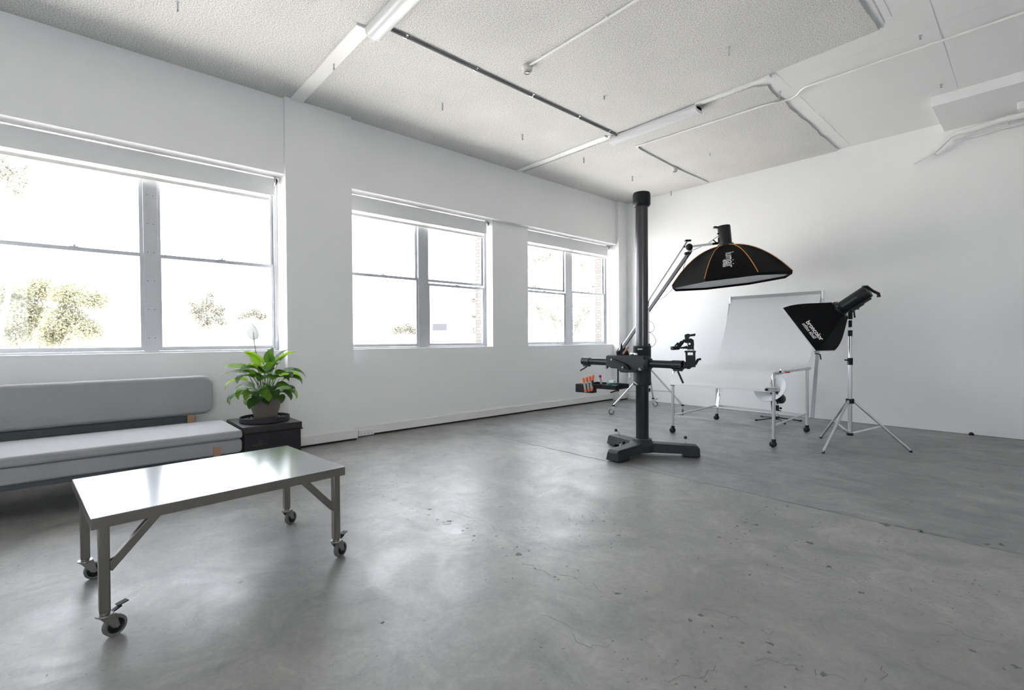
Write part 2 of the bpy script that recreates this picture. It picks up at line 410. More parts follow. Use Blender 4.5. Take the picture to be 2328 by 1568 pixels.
def lettering(text, fn, name, parent, m, size=1.0, italic=0, bold=0):
    """flat print: the glyph outlines are laid on the surface by fn(x, y)"""
    cu = bpy.data.curves.new('t', 'FONT'); cu.body = text; cu.size = size; cu.shear = italic; cu.offset = bold
    cu.align_x = 'LEFT'; ob = bpy.data.objects.new('t', cu); COL.objects.link(ob)
    dg = bpy.context.evaluated_depsgraph_get(); me = bpy.data.meshes.new_from_object(ob.evaluated_get(dg))
    bpy.data.objects.remove(ob); mx = max(v.co.x for v in me.vertices)
    org = wloc(parent)
    for v in me.vertices: v.co = fn(v.co.x, v.co.y, mx) - org
    me.materials.clear(); me.materials.append(MT[m])
    o = bpy.data.objects.new(name, me); COL.objects.link(o); o.parent = parent
    return o

# ============================================================ THE ROOM
YF, YB, XR, CEIL = -4.10, 7.577, 3.6, 3.608
XS, XL, XP = -5.265, -5.35, -5.215      # spandrel, lower wall, pilaster faces
wm = MB()
wm.box(-5.60, XL, YF, YB, 0, SILL)
wm.box(-5.60, XS, YF, YB, HEAD, CEIL+.1)
for a, b in ((-1.245, -.54), (4.458, 5.163)): wm.box(-5.60, XL, a, b, SILL, HEAD)
for a, b in ((YF, -3.394), (1.609, 2.309), (7.315, YB)): wm.box(-5.60, XP, a, b, 0, CEIL+.1)
struct(wm.build('wall_left', 'wall', smooth=False, weld=False))
om = MB()
om.box(-5.76, -5.602, YF-.3, YB+.3, -4, SILL-.04); om.box(-5.76, -5.602, YF-.3, YB+.3, HEAD, 4.4)
prev = YF-.3
for a, b in WINDOWS + [(YB+.3, None)]:
    om.box(-5.76, -5.602, prev, a, SILL-.04, HEAD); prev = b
struct(om.build('wall_outside', 'brick', smooth=False, weld=False))
struct(MB().box(-5.6, XR+.1, YB, YB+.15, 0, CEIL+.1).build('wall_back', 'backwall', smooth=False))
rw = MB(); RW = (-2.2, -.75, 1.0, 2.6)      # unseen opening added behind the camera to send fill daylight at the window wall
rw.box(XR, XR+.15, YF, RW[0], 0, CEIL+.1); rw.box(XR, XR+.15, RW[1], YB, 0, CEIL+.1)
rw.box(XR, XR+.15, RW[0], RW[1], 0, RW[2]); rw.box(XR, XR+.15, RW[0], RW[1], RW[3], CEIL+.1)
struct(rw.build('wall_right', 'wall', smooth=False, weld=False))
l = bpy.data.lights.new('window_portal', 'AREA'); l.shape = 'RECTANGLE'; l.size = RW[1]-RW[0]; l.size_y = RW[3]-RW[2]; l.cycles.is_portal = True
o = bpy.data.objects.new('window_portal', l); COL.objects.link(o); o.location = (XR+.17, (RW[0]+RW[1])/2, (RW[2]+RW[3])/2)  # sampling guide for the added fill opening
o.rotation_euler = V((-1, 0, 0)).to_track_quat('-Z', 'Z').to_euler()
struct(MB().box(-5.6, XR+.1, YF-.15, YF, 0, CEIL+.1).build('wall_front', 'wall', smooth=False))

# floor, with its chips, cracks and pour joint in the same mesh
fm = MB().box(-5.35, XR, YF, YB, -.12, 0, 0)
def flr(px, py):
    d = fw + rt2*(px-1164)/FPX - up2*(py-784)/FPX
    t = -EYE/d.z; return V((d.x*t, d.y*t, 0))
def chip(p, r, mi, asp=1.0):
    n = random.randint(9, 14); a0 = random.uniform(0, 6.28); rot = random.uniform(0, 3.1); vs = []
    for k in range(n):
        a = a0+2*PI*k/n; q = r*random.uniform(.38, 1.15)
        x, y = q*math.cos(a)*asp, q*math.sin(a)
        vs.append((p.x+x*math.cos(rot)-y*math.sin(rot), p.y+x*math.sin(rot)+y*math.cos(rot), .0006))
    fm.add([(a, b, c + (.0006 if mi == 2 else 0)) for a, b, c in vs], [tuple(range(n))], mi)
A = [(580,245,50,2),(805,313,40,1),(798,350,25,1),(857,382,30,1),(1052,438,25,1),(1022,453,25,1),(1100,487,35,1),(1093,518,25,1),(1243,491,25,1),
 (1385,562,50,1),(1395,610,65,1),(1462,587,30,1),(1570,573,20,1),(1290,572,25,1),(1313,618,18,1),(1425,675,18,1),(1503,703,25,1),(1635,760,30,1),
 (1657,778,25,1),(1715,690,22,1),(1790,718,30,1),(2045,870,62,1),(2100,840,20,1),(2240,858,20,1),(2242,913,15,1),(1943,893,18,1),(2120,977,12,1),
 (1175,780,18,1),(1310,795,20,1),(305,914,18,1),(490,1063,40,1),(768,1050,15,1),(730,1227,10,1),(420,857,12,1),(2085,1305,18,1),(340,150,25,1),
 (660,135,20,1),(500,228,25,1),(620,277,20,1),(690,308,18,1),(405,180,20,1),(1355,770,25,1),(550,935,8,1),(925,395,85,1),(922,404,66,2),
 (1150,390,12,1),(1105,390,14,1),(1050,412,14,1),(1190,530,14,1),(1378,494,14,1),(1536,540,16,1),(1585,632,12,1),(1525,680,13,1),(1247,830,7,1),
 (440,205,12,1),(452,212,10,1),(425,222,14,1),(377,193,12,1),(568,170,10,1),(725,327,12,1),(767,343,12,1),(742,363,10,1),(905,437,12,1)]
for x, y, s_, mi in A:
    p = flr(700+x/2.91, 1050+y/2.91); d = (p-V((0, 0, EYE))).length
    chip(p, s_/2.91/2/FPX*d*(.62 if mi == 1 else 1.0), mi, 1.25)
B = [(538,517,35),(605,533,45),(625,450,20),(723,468,18),(568,570,22),(535,588,22),(483,622,25),(445,648,28),(373,610,28),(420,580,20),(945,647,60),
 (855,632,20),(955,545,20),(1065,795,50),(765,802,22),(675,783,20),(565,847,25),(258,1103,48),(187,1130,38),(277,1205,18),(383,1244,25),(520,1275,36),
 (692,1278,48),(683,1331,34),(878,1347,20),(1025,1470,56),(893,1421,18),(785,1550,26),(860,1440,26),(1968,1325,40),(2160,1437,28),(2240,1425,44),
 (670,420,25),(800,415,30),(730,430,18),(1265,960,40),(1645,575,60),(1415,530,66),(720,730,22),(980,750,18),(495,575,15),(522,607,15),(600,463,15),
 (1005,517,18),(545,497,20),(472,548,14),(890,625,12),(640,905,16),(495,950,14),(240,745,16),(1745,1265,16),(2145,655,40),(2050,655,40)]
for x, y, s_ in B:
    p = flr(1500+x/2.761, 1000+y/2.761); d = (p-V((0, 0, EYE))).length
    chip(p, s_/2.761/2/FPX*d*.66, 1, 1.3)
def crack(pts, wd, mi=1):
    P = [flr(*p) for p in pts]; Q = []
    for a, b in zip(P[:-1], P[1:]):
        n = max(2, int((b-a).length/.035)); sd = (b-a).cross(V((0, 0, 1))).normalized()
        for k in range(n): Q.append(a.lerp(b, k/n) + sd*random.uniform(-.022, .022) + (b-a).normalized()*random.uniform(-.01, .01))
    Q.append(P[-1])
    for a, b in zip(Q[:-1], Q[1:]):
        if random.random() < .12: continue
        sd = (b-a).cross(V((0, 0, 1)))
        if sd.length < 1e-6: continue
        sd = sd.normalized()*wd*random.uniform(.3, 1.0); z = V((0, 0, .0005))
        fm.add([a+sd+z, b+sd+z, b-sd+z, a-sd+z], [(0, 1, 2, 3)], mi)
c7 = lambda L: [(700+x/2.91, 1050+y/2.91) for x, y in L]
c8 = lambda L: [(1500+x/2.761, 1000+y/2.761) for x, y in L]
for L in ([(1425,675),(1503,703),(1600,738),(1715,750),(1790,785),(1870,812),(1940,850),(2045,875)], [(460,280),(560,335)], [(640,375),(700,415),(790,460)],
          [(940,315),(1020,355),(1115,375)], [(1175,415),(1270,452)], [(1530,1015),(1680,1075),(1750,1150),(1860,1210),(1900,1210),(2000,1205)]):
    crack(c7(L), .0013)
for L in ([(310,565),(400,590),(480,622),(600,655),(700,690),(780,690),(850,720),(930,765)], [(360,1065),(450,1095),(530,1130),(620,1190),(690,1230),(790,1215)],
          [(620,1370),(740,1410),(800,1412),(860,1440),(960,1460),(1050,1470),(1200,1515),(1330,1512),(1400,1470),(1395,1420)],
          [(1600,1050),(1630,1105),(1740,1140),(1850,1190),(1930,1225),(2070,1265),(2190,1290)], [(60,1515),(150,1490),(230,1470),(340,1465),(350,1415)],
          [(1030,785),(1100,815),(1200,880),(1330,930)], [(430,1150),(440,1100),(480,1090)], [(770,690),(790,670),(820,668)]):
    crack(c8(L), .0014)
# pour joint
x = -4.6
while x < XR:
    wdt = random.uniform(.004, .011) * (1.8 if random.random() < .22 else 1)
    x2 = x + random.uniform(.05, .22); y0 = 3.59 + random.uniform(-.012, .012)
    fm.add([(x, y0-wdt, .0007), (x2, y0-wdt*.8, .0007), (x2, y0+wdt*.7, .0007), (x, y0+wdt, .0007)], [(0, 1, 2, 3)], 3)
    x = x2 - .01
struct(fm.build('floor', ['concrete', 'chip', 'chip_light', 'seam'], smooth=False, weld=False))

# ceiling: smooth board with thick sprayed panels, cover seams
cm = MB().box(-5.6, XR+.1, YF, YB, CEIL+.008, CEIL+.15, 0)
def rough_panel(poly):
    n = len(poly)
    cm.prism(poly, lambda p: V((p[0], p[1], CEIL-.006)), lambda p: V((p[0], p[1], CEIL+.02)), 1)
rough_panel([(-5.3, YF), (-.98, YF), (-.965, 1.0), (-.975, 3.0), (-.955, 4.3), (-.93, 4.86), (-1.74, 4.885), (-5.3, 4.885)])
def ragged(x, y0, y1, n):
    return [(x + random.uniform(-.018, .018), y0 + (y1-y0)*k/n) for k in range(n+1)]
rough_panel([(-5.3, 4.98), (-1.98, 5.02)] + ragged(-1.885, 5.1, 7.5, 14) + [(-1.9, YB), (-5.3, YB)])
def seam_c(p, q, wd, mi=2):
    p, q = V((*p, CEIL+.0068)), V((*q, CEIL+.0068)); d = (q-p).normalized(); sd = V((-d.y, d.x, 0))*wd
    cm.add([p-sd, q-sd, q+sd, p+sd], [(0, 1, 2, 3)], mi)
for y0, y1 in ((4.95, 5.35), (5.6, 6.1), (6.2, 6.9), (6.95, 7.5)): seam_c((-1.735, y0), (-1.735, y1), .0016)
seam_c((-.90, YF), (-.885, 4.8), .004); seam_c((-.60, 4.5), (-.62, 6.6), .0018); seam_c((-1.5, 5.15), (3.0, 5.10), .001)
seam_c((-.845, YF), (-.83, 4.75), .002)
struct(cm.build('ceiling', ['smooth_ceiling', 'rough_ceiling', 'seam_light'], smooth=False, weld=False))
# dropped bulkhead in the far right ceiling corner
bk = MB().box(-.830, XR, 6.66, YB+.02, 3.515, CEIL+.05)
struct(bk.build('trim_1', 'smooth_ceiling', bevel=.003))
bk = MB().box(-.225, XR, 7.20, YB+.01, 3.44, 3.53)
struct(bk.build('trim_2', 'smooth_ceiling', bevel=.004))
struct(MB().box(-5.215, -3.64, 1.665, 1.785, CEIL-.022, CEIL+.01).build('trim_3', 'trimwhite', bevel=.002))
struct(MB().box(-5.262, -3.64, 4.825, 4.885, CEIL-.022, CEIL+.01).build('trim_4', 'trimwhite', bevel=.002))
struct(MB().box(-2.52, -1.78, 4.90, 4.96, CEIL-.018, CEIL+.01).build('trim_5', 'trimwhite', bevel=.002))

# skirtings held just off the floor over dark strips coloured as the gap's shade
def skirt(name, x0, x1, y0, y1, z1=.118):
    b = MB().box(x0, x1, y0, y1, .022, z1)
    b.box(x0+.001, x1-.012, y0+.001, y1-.012, 0.0005, .022, 1)
    return struct(b.build(name, ['trimwhite', 'shadowgap'], bevel=.003))
skirt('baseboard_left_pilaster', XP-.01, XP+.022, 1.58, 2.345)
skirt('baseboard_left', XL-.01, XL+.022, 2.35, 7.30)
skirt('baseboard_left_corner', XP-.01, XP+.022, 7.29, YB-.002)
skirt('baseboard_left_window', XL-.01, XL+.022, YF, 1.575)
sg = MB().box(XP+.03, XR, YB-.003, YB+.001, 0, .0025)
struct(sg.build('baseboard_back', 'shadowgap', smooth=False))  # dark strip painting the thin shadow line where back wall meets floor

# ------------------------------------------------------------ windows
def make_window(idx, a, b, rails, mull, latches):
    r = sroot('window_%d' % idx, (-5.55, (a+b)/2, SILL))
    xf, xb = -5.505, -5.575
    m = MB()
    m.box(xb, xf, a, a+.035, SILL, HEAD); m.box(xb, xf, b-.035, b, SILL, HEAD)
    m.box(xb, xf, a+.035, b-.035, HEAD-.04, HEAD); m.box(xb, xf+.02, a+.035, b-.035, SILL+.001, SILL+.022)
    m.box(xf-.02, xf+.008, b-.012, b-.001, SILL, HEAD)
    m.build('window_frame', 'alu_paint', r, bevel=.002)
    m = MB().box(-5.575, -5.498, mull[0], mull[1], SILL+.01, HEAD)
    for k in range(7):
        z = SILL+.14 + k*.26
        for y in (mull[0]+.03, mull[1]-.03): m.cyl((-5.5, y, z), (-5.4965, y, z), .004, n=8, mi=1)
    m.build('mullion', ['alu_paint', 'blackplastic'], r, bevel=.003)
    for si, (s0, s1) in enumerate(((a+.036, mull[0]), (mull[1], b-.036))):
        zr, drop = rails[si]
        z0 = SILL+.024; t = .026
        # lower sash (inside) and upper sash (outside)
        for nm, x0, x1, za, zb in (('lower_sash', -5.532, -5.512, z0, zr-drop), ('upper_sash', -5.56, -5.54, zr-.026, HEAD-.042)):
            m = MB(); lo = .034 if nm == 'lower_sash' else .032
            m.box(x0, x1, s0, s0+t, za, zb); m.box(x0, x1, s1-t, s1, za, zb)
            m.box(x0, x1, s0+t, s1-t, za, za+lo); m.box(x0, x1, s0+t, s1-t, zb-.032, zb)
            sh = m.build(nm, 'alu_paint', r, bevel=.0015)
            MB().box((x0+x1)/2-.002, (x0+x1)/2+.002, s0+t-.002, s1-t+.002, za+lo-.002, zb-.030).build('glass_pane', 'glass', sh, smooth=False)
            if nm == 'lower_sash':
                yl = s0 + (s1-s0)*latches[si]; q = MB()
                q.box(x0-.004, x1+.006, yl-.03, yl+.03, zb, zb+.006); q.cyl((x1-.008, yl, zb+.004), (x1-.008, yl, zb+.02), .008, n=12)
                q.bar((x1-.008, yl, zb+.02), (x1-.004, yl+.045, zb+.024), .012, .006)
                q.build('latch', 'alu_paint', sh, bevel=.001)
    return r
make_window(0, *WINDOWS[0], [(1.922, 0), (1.922, 0)], (-2.395, -2.275), (.5, .5))  # unseen bay left of the view, added for more fill daylight
make_window(1, *WINDOWS[1], [(1.922, 0), (1.922, 0)], (.467, .574), (.52, .52))
make_window(2, *WINDOWS[2], [(1.922, 0), (1.92, .05)], (3.325, 3.479), (.5, .5))
make_window(3, *WINDOWS[3], [(1.945, .05), (1.945, 0)], (6.192, 6.362), (.5, .5))
# painted sill ledges
for i, (a, b) in enumerate(WINDOWS):
    struct(MB().box(-5.505, XL+.002, a+.001, b-.001, SILL-.001, SILL+.004).build('trim_%d' % (6+i), 'trimwhite', smooth=False))

# ------------------------------------------------------------ roller blinds
def make_blind(a, b, label, chain_z):
    g = 'roller blinds in the window heads'
    t = thing('roller_blind', label, 'blind', (-5.43, (a+b)/2, 2.575), g)
    y0, y1 = a+.03, b-.045
    MB().cyl((-5.445, y0, 2.793), (-5.445, y1, 2.793), .023, n=20).build('roller_tube', 'rail', t)
    MB().box(-5.4215, -5.4195, y0+.01, y1-.005, 2.632, 2.795).build('blind_fabric', 'blind', t, smooth=False)
    f = MB().box(-5.4455, -5.4445, y0+.01, y1-.04, 2.606, 2.79).build('sheer_fabric', 'sheer', t, smooth=False)
    MB().box(-5.452, -5.438, y0+.01, y1-.035, 2.576, 2.608).build('bottom_rail', 'rail', t, bevel=.004)
    for y in (y0-.01, y1+.006): MB().box(-5.475, -5.405, y-.003, y+.003, 2.74, HEAD).build('bracket', 'alu_paint', t, bevel=.001)
    m = MB().lathe([(.0, -.006), (.030, -.006), (.030, .006), (.0, .006)], (-5.43, y1+.018, 2.785), (0, 1, 0), 20)
    m.build('chain_wheel', 'plexi_dark', t)
    pts = [(-5.402, y1+.02, 2.77), (-5.40, y1+.022, 2.4), (-5.405, y1+.018, chain_z+.25), (-5.41, y1+.012, chain_z+.05), (-5.415, y1+.005, chain_z),
           (-5.44, y1+.005, chain_z+.03), (-5.45, y1+.02, chain_z+.3), (-5.455, y1+.02, 2.77)]
    MB().tube(smooth_path(pts, 5), .0022, 6).build('pull_chain', 'rail', t)
make_blind(*WINDOWS[1], 'white roller blind rolled up above the window behind the sofa', 1.12)
make_blind(*WINDOWS[2], 'white roller blind rolled up above the middle window, right of the wide pilaster', 1.30)
make_blind(*WINDOWS[3], 'white roller blind rolled up above the smallest looking window by the corner', 1.25)

# ------------------------------------------------------------ outside
gm = MB().box(-260, -5.77, -160, 200, -4.3, -4.0)
tag(gm.build('ground', 'ground', smooth=False), 'pale sunlit yard outside the windows', 'ground'); bpy.data.objects['ground']['kind'] = 'structure'
def tree(name, label, base, blobs, leafm, n, ls, trunk=True, group=None, dead=0):
    t = thing(name, label, 'tree', base, group)
    m = MB(); rnd = random.Random(int(abs(base[0]*31+base[1]*17)))
    tot = sum(b[3]**2 for b in blobs)
    for (x, y, z, r) in blobs:
        for k in range(int(n*r*r/tot)):
            u = V((rnd.gauss(0, 1), rnd.gauss(0, 1), rnd.gauss(0, 1))).normalized()*r*rnd.random()**.55
            u.z *= .8; p = V((x, y, z)) + u
            a = V((rnd.gauss(0, 1), rnd.gauss(0, 1), rnd.gauss(0, 1))).normalized()*ls*rnd.uniform(.5, 1.2)
            b = a.cross(V((rnd.gauss(0, 1), rnd.gauss(0, 1), rnd.gauss(0, 1)))).normalized()*ls*.45
            m.add([p-a, p+b, p+a, p-b], [(0, 1, 2, 3)])
    m.build('foliage', leafm, t, smooth=False, weld=False)
    if trunk:
        m = MB(); B0 = V(base)
        cen = V((sum(b[0] for b in blobs)/len(blobs), sum(b[1] for b in blobs)/len(blobs), sum(b[2] for b in blobs)/len(blobs)))
        fork = B0.lerp(V((cen.x, cen.y, cen.z)), .45); R = max(b[3] for b in blobs)*.09
        m.tube([B0, B0.lerp(fork, .5)+V((.1, .1, 0)), fork], [R*1.4, R, R*.9], 8)
        for b in blobs: m.tube([fork, fork.lerp(V(b[:3]), .5)+V((rnd.uniform(-.3, .3), rnd.uniform(-.3, .3), .1)), V(b[:3])], [R*.7, R*.4, R*.12], 6)
        m.build('trunk', 'bark', t)
    if dead:
        m = MB()
        for k in range(dead):
            p = V((base[0]+rnd.uniform(-1, 1)+5, base[1]+rnd.uniform(-5, 5), base[2]+2.2)); q = p + V((rnd.uniform(-.5, .5), rnd.uniform(-1.4, 1.4), rnd.uniform(1.5, 3.2)))
            m.tube([p, p.lerp(q, .5)+V((.1, .15, 0)), q], [.05, .03, .01], 5)
        m.build('bare_branches', 'deadtwig', t)
    return t
def blob(px, py, d, rpx): p = at(px, py, d); return (p.x, p.y, p.z, rpx/FPX*d)
def gbase(px, d): p = at(px, 760, d); return (p.x, p.y, -4.0)
tree('hedge_tree', 'broad sunlit bushy tree beyond the sofa window', gbase(90, 24), [blob(20, 665, 24, 45), blob(90, 655, 24, 40), blob(160, 670, 24, 42), blob(215, 680, 24, 34), blob(60, 715, 24, 48), blob(150, 730, 24, 45), blob(-50, 690, 24, 60), blob(30, 760, 24, 40), blob(120, 765, 24, 36), blob(200, 750, 24, 34)], 'foliage', 32000, .075, dead=26)
tree('overhanging_tree', 'tall tree with leaves hanging at the upper left of the sofa window', gbase(-60, 13), [blob(25, 385, 13, 38), blob(55, 415, 13, 26), blob(-20, 400, 13, 60), blob(35, 440, 13, 20), blob(60, 380, 13, 14), blob(10, 350, 13, 26)], 'foliage2', 3600, .045)
tree('distant_tree', 'dark round tree on the skyline right of the window mullion', gbase(470, 60), [blob(470, 690, 60, 26), blob(445, 712, 60, 26), blob(490, 715, 60, 26), blob(465, 735, 60, 22), blob(440, 690, 60, 14), blob(500, 700, 60, 16), blob(478, 668, 60, 14), blob(505, 735, 60, 16)], 'foliage2', 9000, .13)
tree('low_tree', 'small low tree on the skyline behind the white flower', gbase(580, 62), [blob(560, 715, 62, 14), blob(580, 708, 62, 16), blob(600, 716, 62, 14), blob(545, 722, 62, 9), blob(590, 722, 62, 12)], 'foliage2', 4500, .12)
tree('bush', 'low bush in the yard left of the middle window mullion', gbase(915, 40), [blob(900, 750, 40, 16), blob(925, 745, 40, 18), blob(940, 752, 40, 12)], 'foliage2', 3000, .09)
tree('slender_tree', 'thin tree leaning past the brick jamb of the middle window', gbase(1084, 16), [blob(1078, 682, 16, 9), blob(1080, 720, 16, 9), blob(1083, 750, 16, 12), blob(1086, 640, 16, 8)], 'foliage2', 1500, .04)
tree('gum_tree', 'large branching tree filling the window nearest the corner', gbase(1290, 15), [blob(1215, 590, 15, 34), blob(1250, 575, 15, 34), blob(1325, 600, 15, 32), blob(1225, 700, 15, 40), blob(1260, 725, 15, 34), blob(1335, 705, 15, 40), blob(1215, 650, 15, 22), blob(1350, 650, 15, 30), blob(1310, 740, 15, 30), blob(1290, 690, 15, 24)], 'foliage2', 10000, .038)
def building(name, label, px0, px1, pytop, d, dep, mt, extra=None):
    a, b = at(px0, pytop, d), at(px1, pytop, d); t = thing(name, label, 'building', ((a.x+b.x)/2, (a.y+b.y)/2, -4.0), 'buildings beyond the yard')
    u = (b-a); u.z = 0; L = u.length; u.normalize(); n = V((-u.y, u.x, 0)); 
    if n.dot(fw) < 0: n = -n
    c = (a+b)/2 + n*dep/2; h = a.z+4
    MB().obox((c.x, c.y, -4+h/2), u, n, (0, 0, 1), L, dep, h).build('wall', mt, t, smooth=False)
    MB().obox((c.x, c.y, -4+h+.15), u, n, (0, 0, 1), L+.5, dep+.5, .3).build('roof', mt, t, smooth=False)
    if extra:
        for (x0, x1, y0, y1) in extra:
            p, q = at(x0, y0, d), at(x1, y1, d); cc = (p+q)/2 - n*.05
            MB().obox(cc, u, n, (0, 0, 1), abs((q-p).dot(u)), .12, abs(q.z-p.z)).build('opening', 'bdark', t, smooth=False)
    return t
building('warehouse', 'long pale shed with a dark doorway beyond the middle window', 975, 1076, 700, 34, 10, 'building2', [(984, 1016, 736, 751)])
building('low_building', 'low flat building left of the middle window mullion', 795, 838, 738, 48, 8, 'building')
building('office_block', 'pale distant office block just right of the sofa window mullion', 362, 408, 688, 110, 12, 'building')
building('tower_block', 'slim distant tower above the low skyline tree', 556, 567, 672, 170, 8, 'building')
for i, (px0, px1, pt) in enumerate(((2, 45, 500), (78, 98, 522), (102, 142, 540))):
    t = thing('silo', ['wide pale silo at the left edge of the sofa window', 'narrow pale silo, middle of the three beyond the bush', 'pale silo rising over the right end of the bush'][i], 'silo', gbase((px0+px1)/2, 90), 'silos beyond the sofa window')
    p = at((px0+px1)/2, pt, 90); r = (px1-px0)/2/FPX*90
    MB().lathe([(r, 0), (r, p.z+4), (r*.9, p.z+4.4), (0.01, p.z+5.0)], (p.x, p.y, -4), (0, 0, 1), 24).build('silo_drum', 'building', t)
# ------------------------------------------------------------ ceiling fittings
def batten(x0, x1, y0, y1, label):
    t = thing('batten_light', label, 'ceiling light', ((x0+x1)/2, (y0+y1)/2, CEIL-.085), 'fluorescent battens on the ceiling')
    MB().box(x0, x1, y0+.02, y1-.02, CEIL-.045, CEIL+.005).build('housing', 'trimwhite', t, bevel=.004)
    n = 10; ym = (y0+y1)/2; hw = (y1-y0)/2; prof = [(ym-hw, CEIL-.01)]
    prof += [(ym - hw*math.cos(PI*k/n)*1.0, CEIL-.035-.042*math.sin(PI*k/n)**.6) for k in range(n+1)] + [(ym+hw, CEIL-.01)]
    MB().prism(prof, lambda p: V((x0+.012, p[0], p[1])), lambda p: V((x1-.012, p[0], p[1]))).build('diffuser', 'tube_cover', t, ang=50)
    for xx in (x0, x1-.014):
        MB().prism([(ym+(a-ym)*1.03, b-.0015) for a, b in prof], lambda p: V((xx, p[0], p[1])), lambda p: V((xx+.014, p[0], p[1]))).build('end_cap', 'trimwhite', t, smooth=False)
batten(-3.64, -2.40, 1.735, 1.875, 'nearest fluorescent batten light, cut by the top of the frame')
batten(-3.645, -2.52, 4.915, 5.07, 'further fluorescent batten light, at the end of the grey conduit')

def saddle(m, p, along, r, mi=1):
    a = V(along); s = V((-a.y, a.x, 0))
    m.obox(V(p)+V((0, 0, r*.2)), a, s, (0, 0, 1), .018, r*4.6, .004, mi)
    m.lathe([(r*1.15, -.009), (r*1.25, -.009), (r*1.25, .009), (r*1.15, .009)], p, a, 16, mi)
m = MB().cyl((-3.522, 1.875, CEIL-.018), (-3.530, 4.915, CEIL-.018), .0125, n=14)
t = thing('conduit', 'dark grey conduit running along the ceiling between the two batten lights', 'conduit', (-3.525, 3.4, CEIL-.04))
m.build('pipe', 'conduitgrey', t)
for y in (2.03, 2.75, 3.47, 4.19, 4.75):
    q = MB(); saddle(q, (-3.524, y, CEIL-.018), (0, 1, 0), .0125, 0); q.build('saddle_clip', 'chrome', t)
cz = CEIL-.016
t = thing('conduit', 'white conduit from the nearer smoke detector to the top of the frame', 'conduit', (-1.6, 3.07, CEIL-.03))
MB().tube([(-3.16, 3.075, cz), (-2.3, 3.08, cz), (-.2, 3.06, cz)], .011, 12).build('pipe', 'trimwhite', t)
for xx in (-2.99, -2.29, -1.5):
    q = MB(); saddle(q, (xx, 3.078, cz), (1, 0, 0), .011, 0); q.build('saddle_clip', 'trimwhite', t)
t = thing('conduit', 'white conduit bending round the sprayed panel and off to the right', 'conduit', (-2, 5.4, CEIL-.03))
pts = [(-3.64, 7.5, cz), (-3.645, 6.6, cz), (-3.60, 5.6, cz), (-3.565, 5.43, cz), (-3.53, 5.40, cz), (-3.0, 5.425, cz), (-2.05, 5.475, cz), (-1.93, 5.50, cz-.003), (-1.83, 5.53, cz-.003), (-1.74, 5.50, cz),
       (-1.66, 5.42, cz+.004), (-1.55, 5.40, cz+.006), (-1.0, 5.41, cz+.006), (0.2, 5.43, cz+.006), (3.4, 5.43, cz+.006)]
MB().tube(smooth_path(pts, 5), .0105, 12).build('pipe', 'trimwhite', t)
for p, a in (((-3.45, 5.405, cz), (1, 0, 0)), ((-2.75, 5.44, cz), (1, 0, 0)), ((-2.2, 5.466, cz), (1, 0, 0)), ((-3.642, 6.05, cz), (0, 1, 0)), ((-3.642, 7.1, cz), (0, 1, 0))):
    q = MB(); saddle(q, p, a, .0105, 0); q.build('saddle_clip', 'trimwhite', t)
def detector(x, y, label, s=1):
    t = thing('smoke_detector', label, 'smoke detector', (x, y, CEIL-.065), 'smoke detectors on the ceiling')
    MB().lathe([(0, .072), (.05*s, .072), (.052*s, .055), (.047*s, .04), (.046*s, .02), (.036*s, .008), (.0, .005)], (x, y, CEIL-.072), (0, 0, 1), 28).build('body', 'detector', t)
    m = MB()
    for k in range(3): m.lathe([(.018*s+.006*k, 0), (.020*s+.006*k, -.001), (.020*s+.006*k, .003), (.018*s+.006*k, .003)], (x, y, CEIL-.068+.001*k), (0, 0, 1), 24)
    m.build('vent_ring', 'conduitgrey', t)
detector(-3.19, 3.083, 'round cream smoke detector nearer the camera, hanging from the white conduit')
detector(-3.66, 6.515, 'small smoke detector near the far corner of the ceiling', .8)
# metal hanger straps left in the ceiling
hl = {(0, 0): 'bent metal ceiling strap at the top left of the frame', (0, 1): 'metal ceiling strap on the white cover strip', (0, 2): 'metal ceiling strap right of the white cover strip, third from left',
      (0, 3): 'metal ceiling strap above the middle window', (0, 4): 'metal ceiling strap left of the further batten light', (0, 5): 'metal ceiling strap above the black column',
      (0, 6): 'metal ceiling strap at the back wall corner', (1, 3): 'small strap between the grey conduit and the further batten light', (2, 3): 'metal ceiling strap in the middle of the sprayed panel',
      (1, 5): 'small strap inside the corner panel', (2, 4): 'metal ceiling strap beside the conduit bend', (3, 5): 'small strap on the smooth board near the bulkhead', (3, 4): 'small strap on the smooth board by the top right'}
pos = {0: -4.28, 1: -3.06, 2: -1.84, 3: -.72}
proto = None
for (i, j), lab in hl.items():
    x = pos[i]; y = .586+1.155*j if j < 6 else 7.50
    if i == 2 and j == 3: y = 4.172
    if i == 2 and j == 4: y = 5.33
    small = (i in (1, 3))
    if proto is None:
        q = MB().box(-.009, .009, -.0015, .0015, -.075, .01).box(-.012, .012, -.012, .012, -.002, .004); 
        q.cyl((0, -.0022, -.06), (0, .0022, -.06), .004, n=8, mi=1)
        proto = q.build('hanger_strap', ['alu_paint', 'blackplastic'], smooth=False); o = proto
        off = V(o.location)
    else:
        o = proto.copy(); COL.objects.link(o)
    o.location = V((x, y, CEIL-.006)) + off; o.rotation_euler = (0, 0, .5+i)
    if small: o.scale = (1, 1, .45); o.location.z = CEIL-.006-.034
    tag(o, lab, 'bracket', 'hanger straps left in the ceiling')
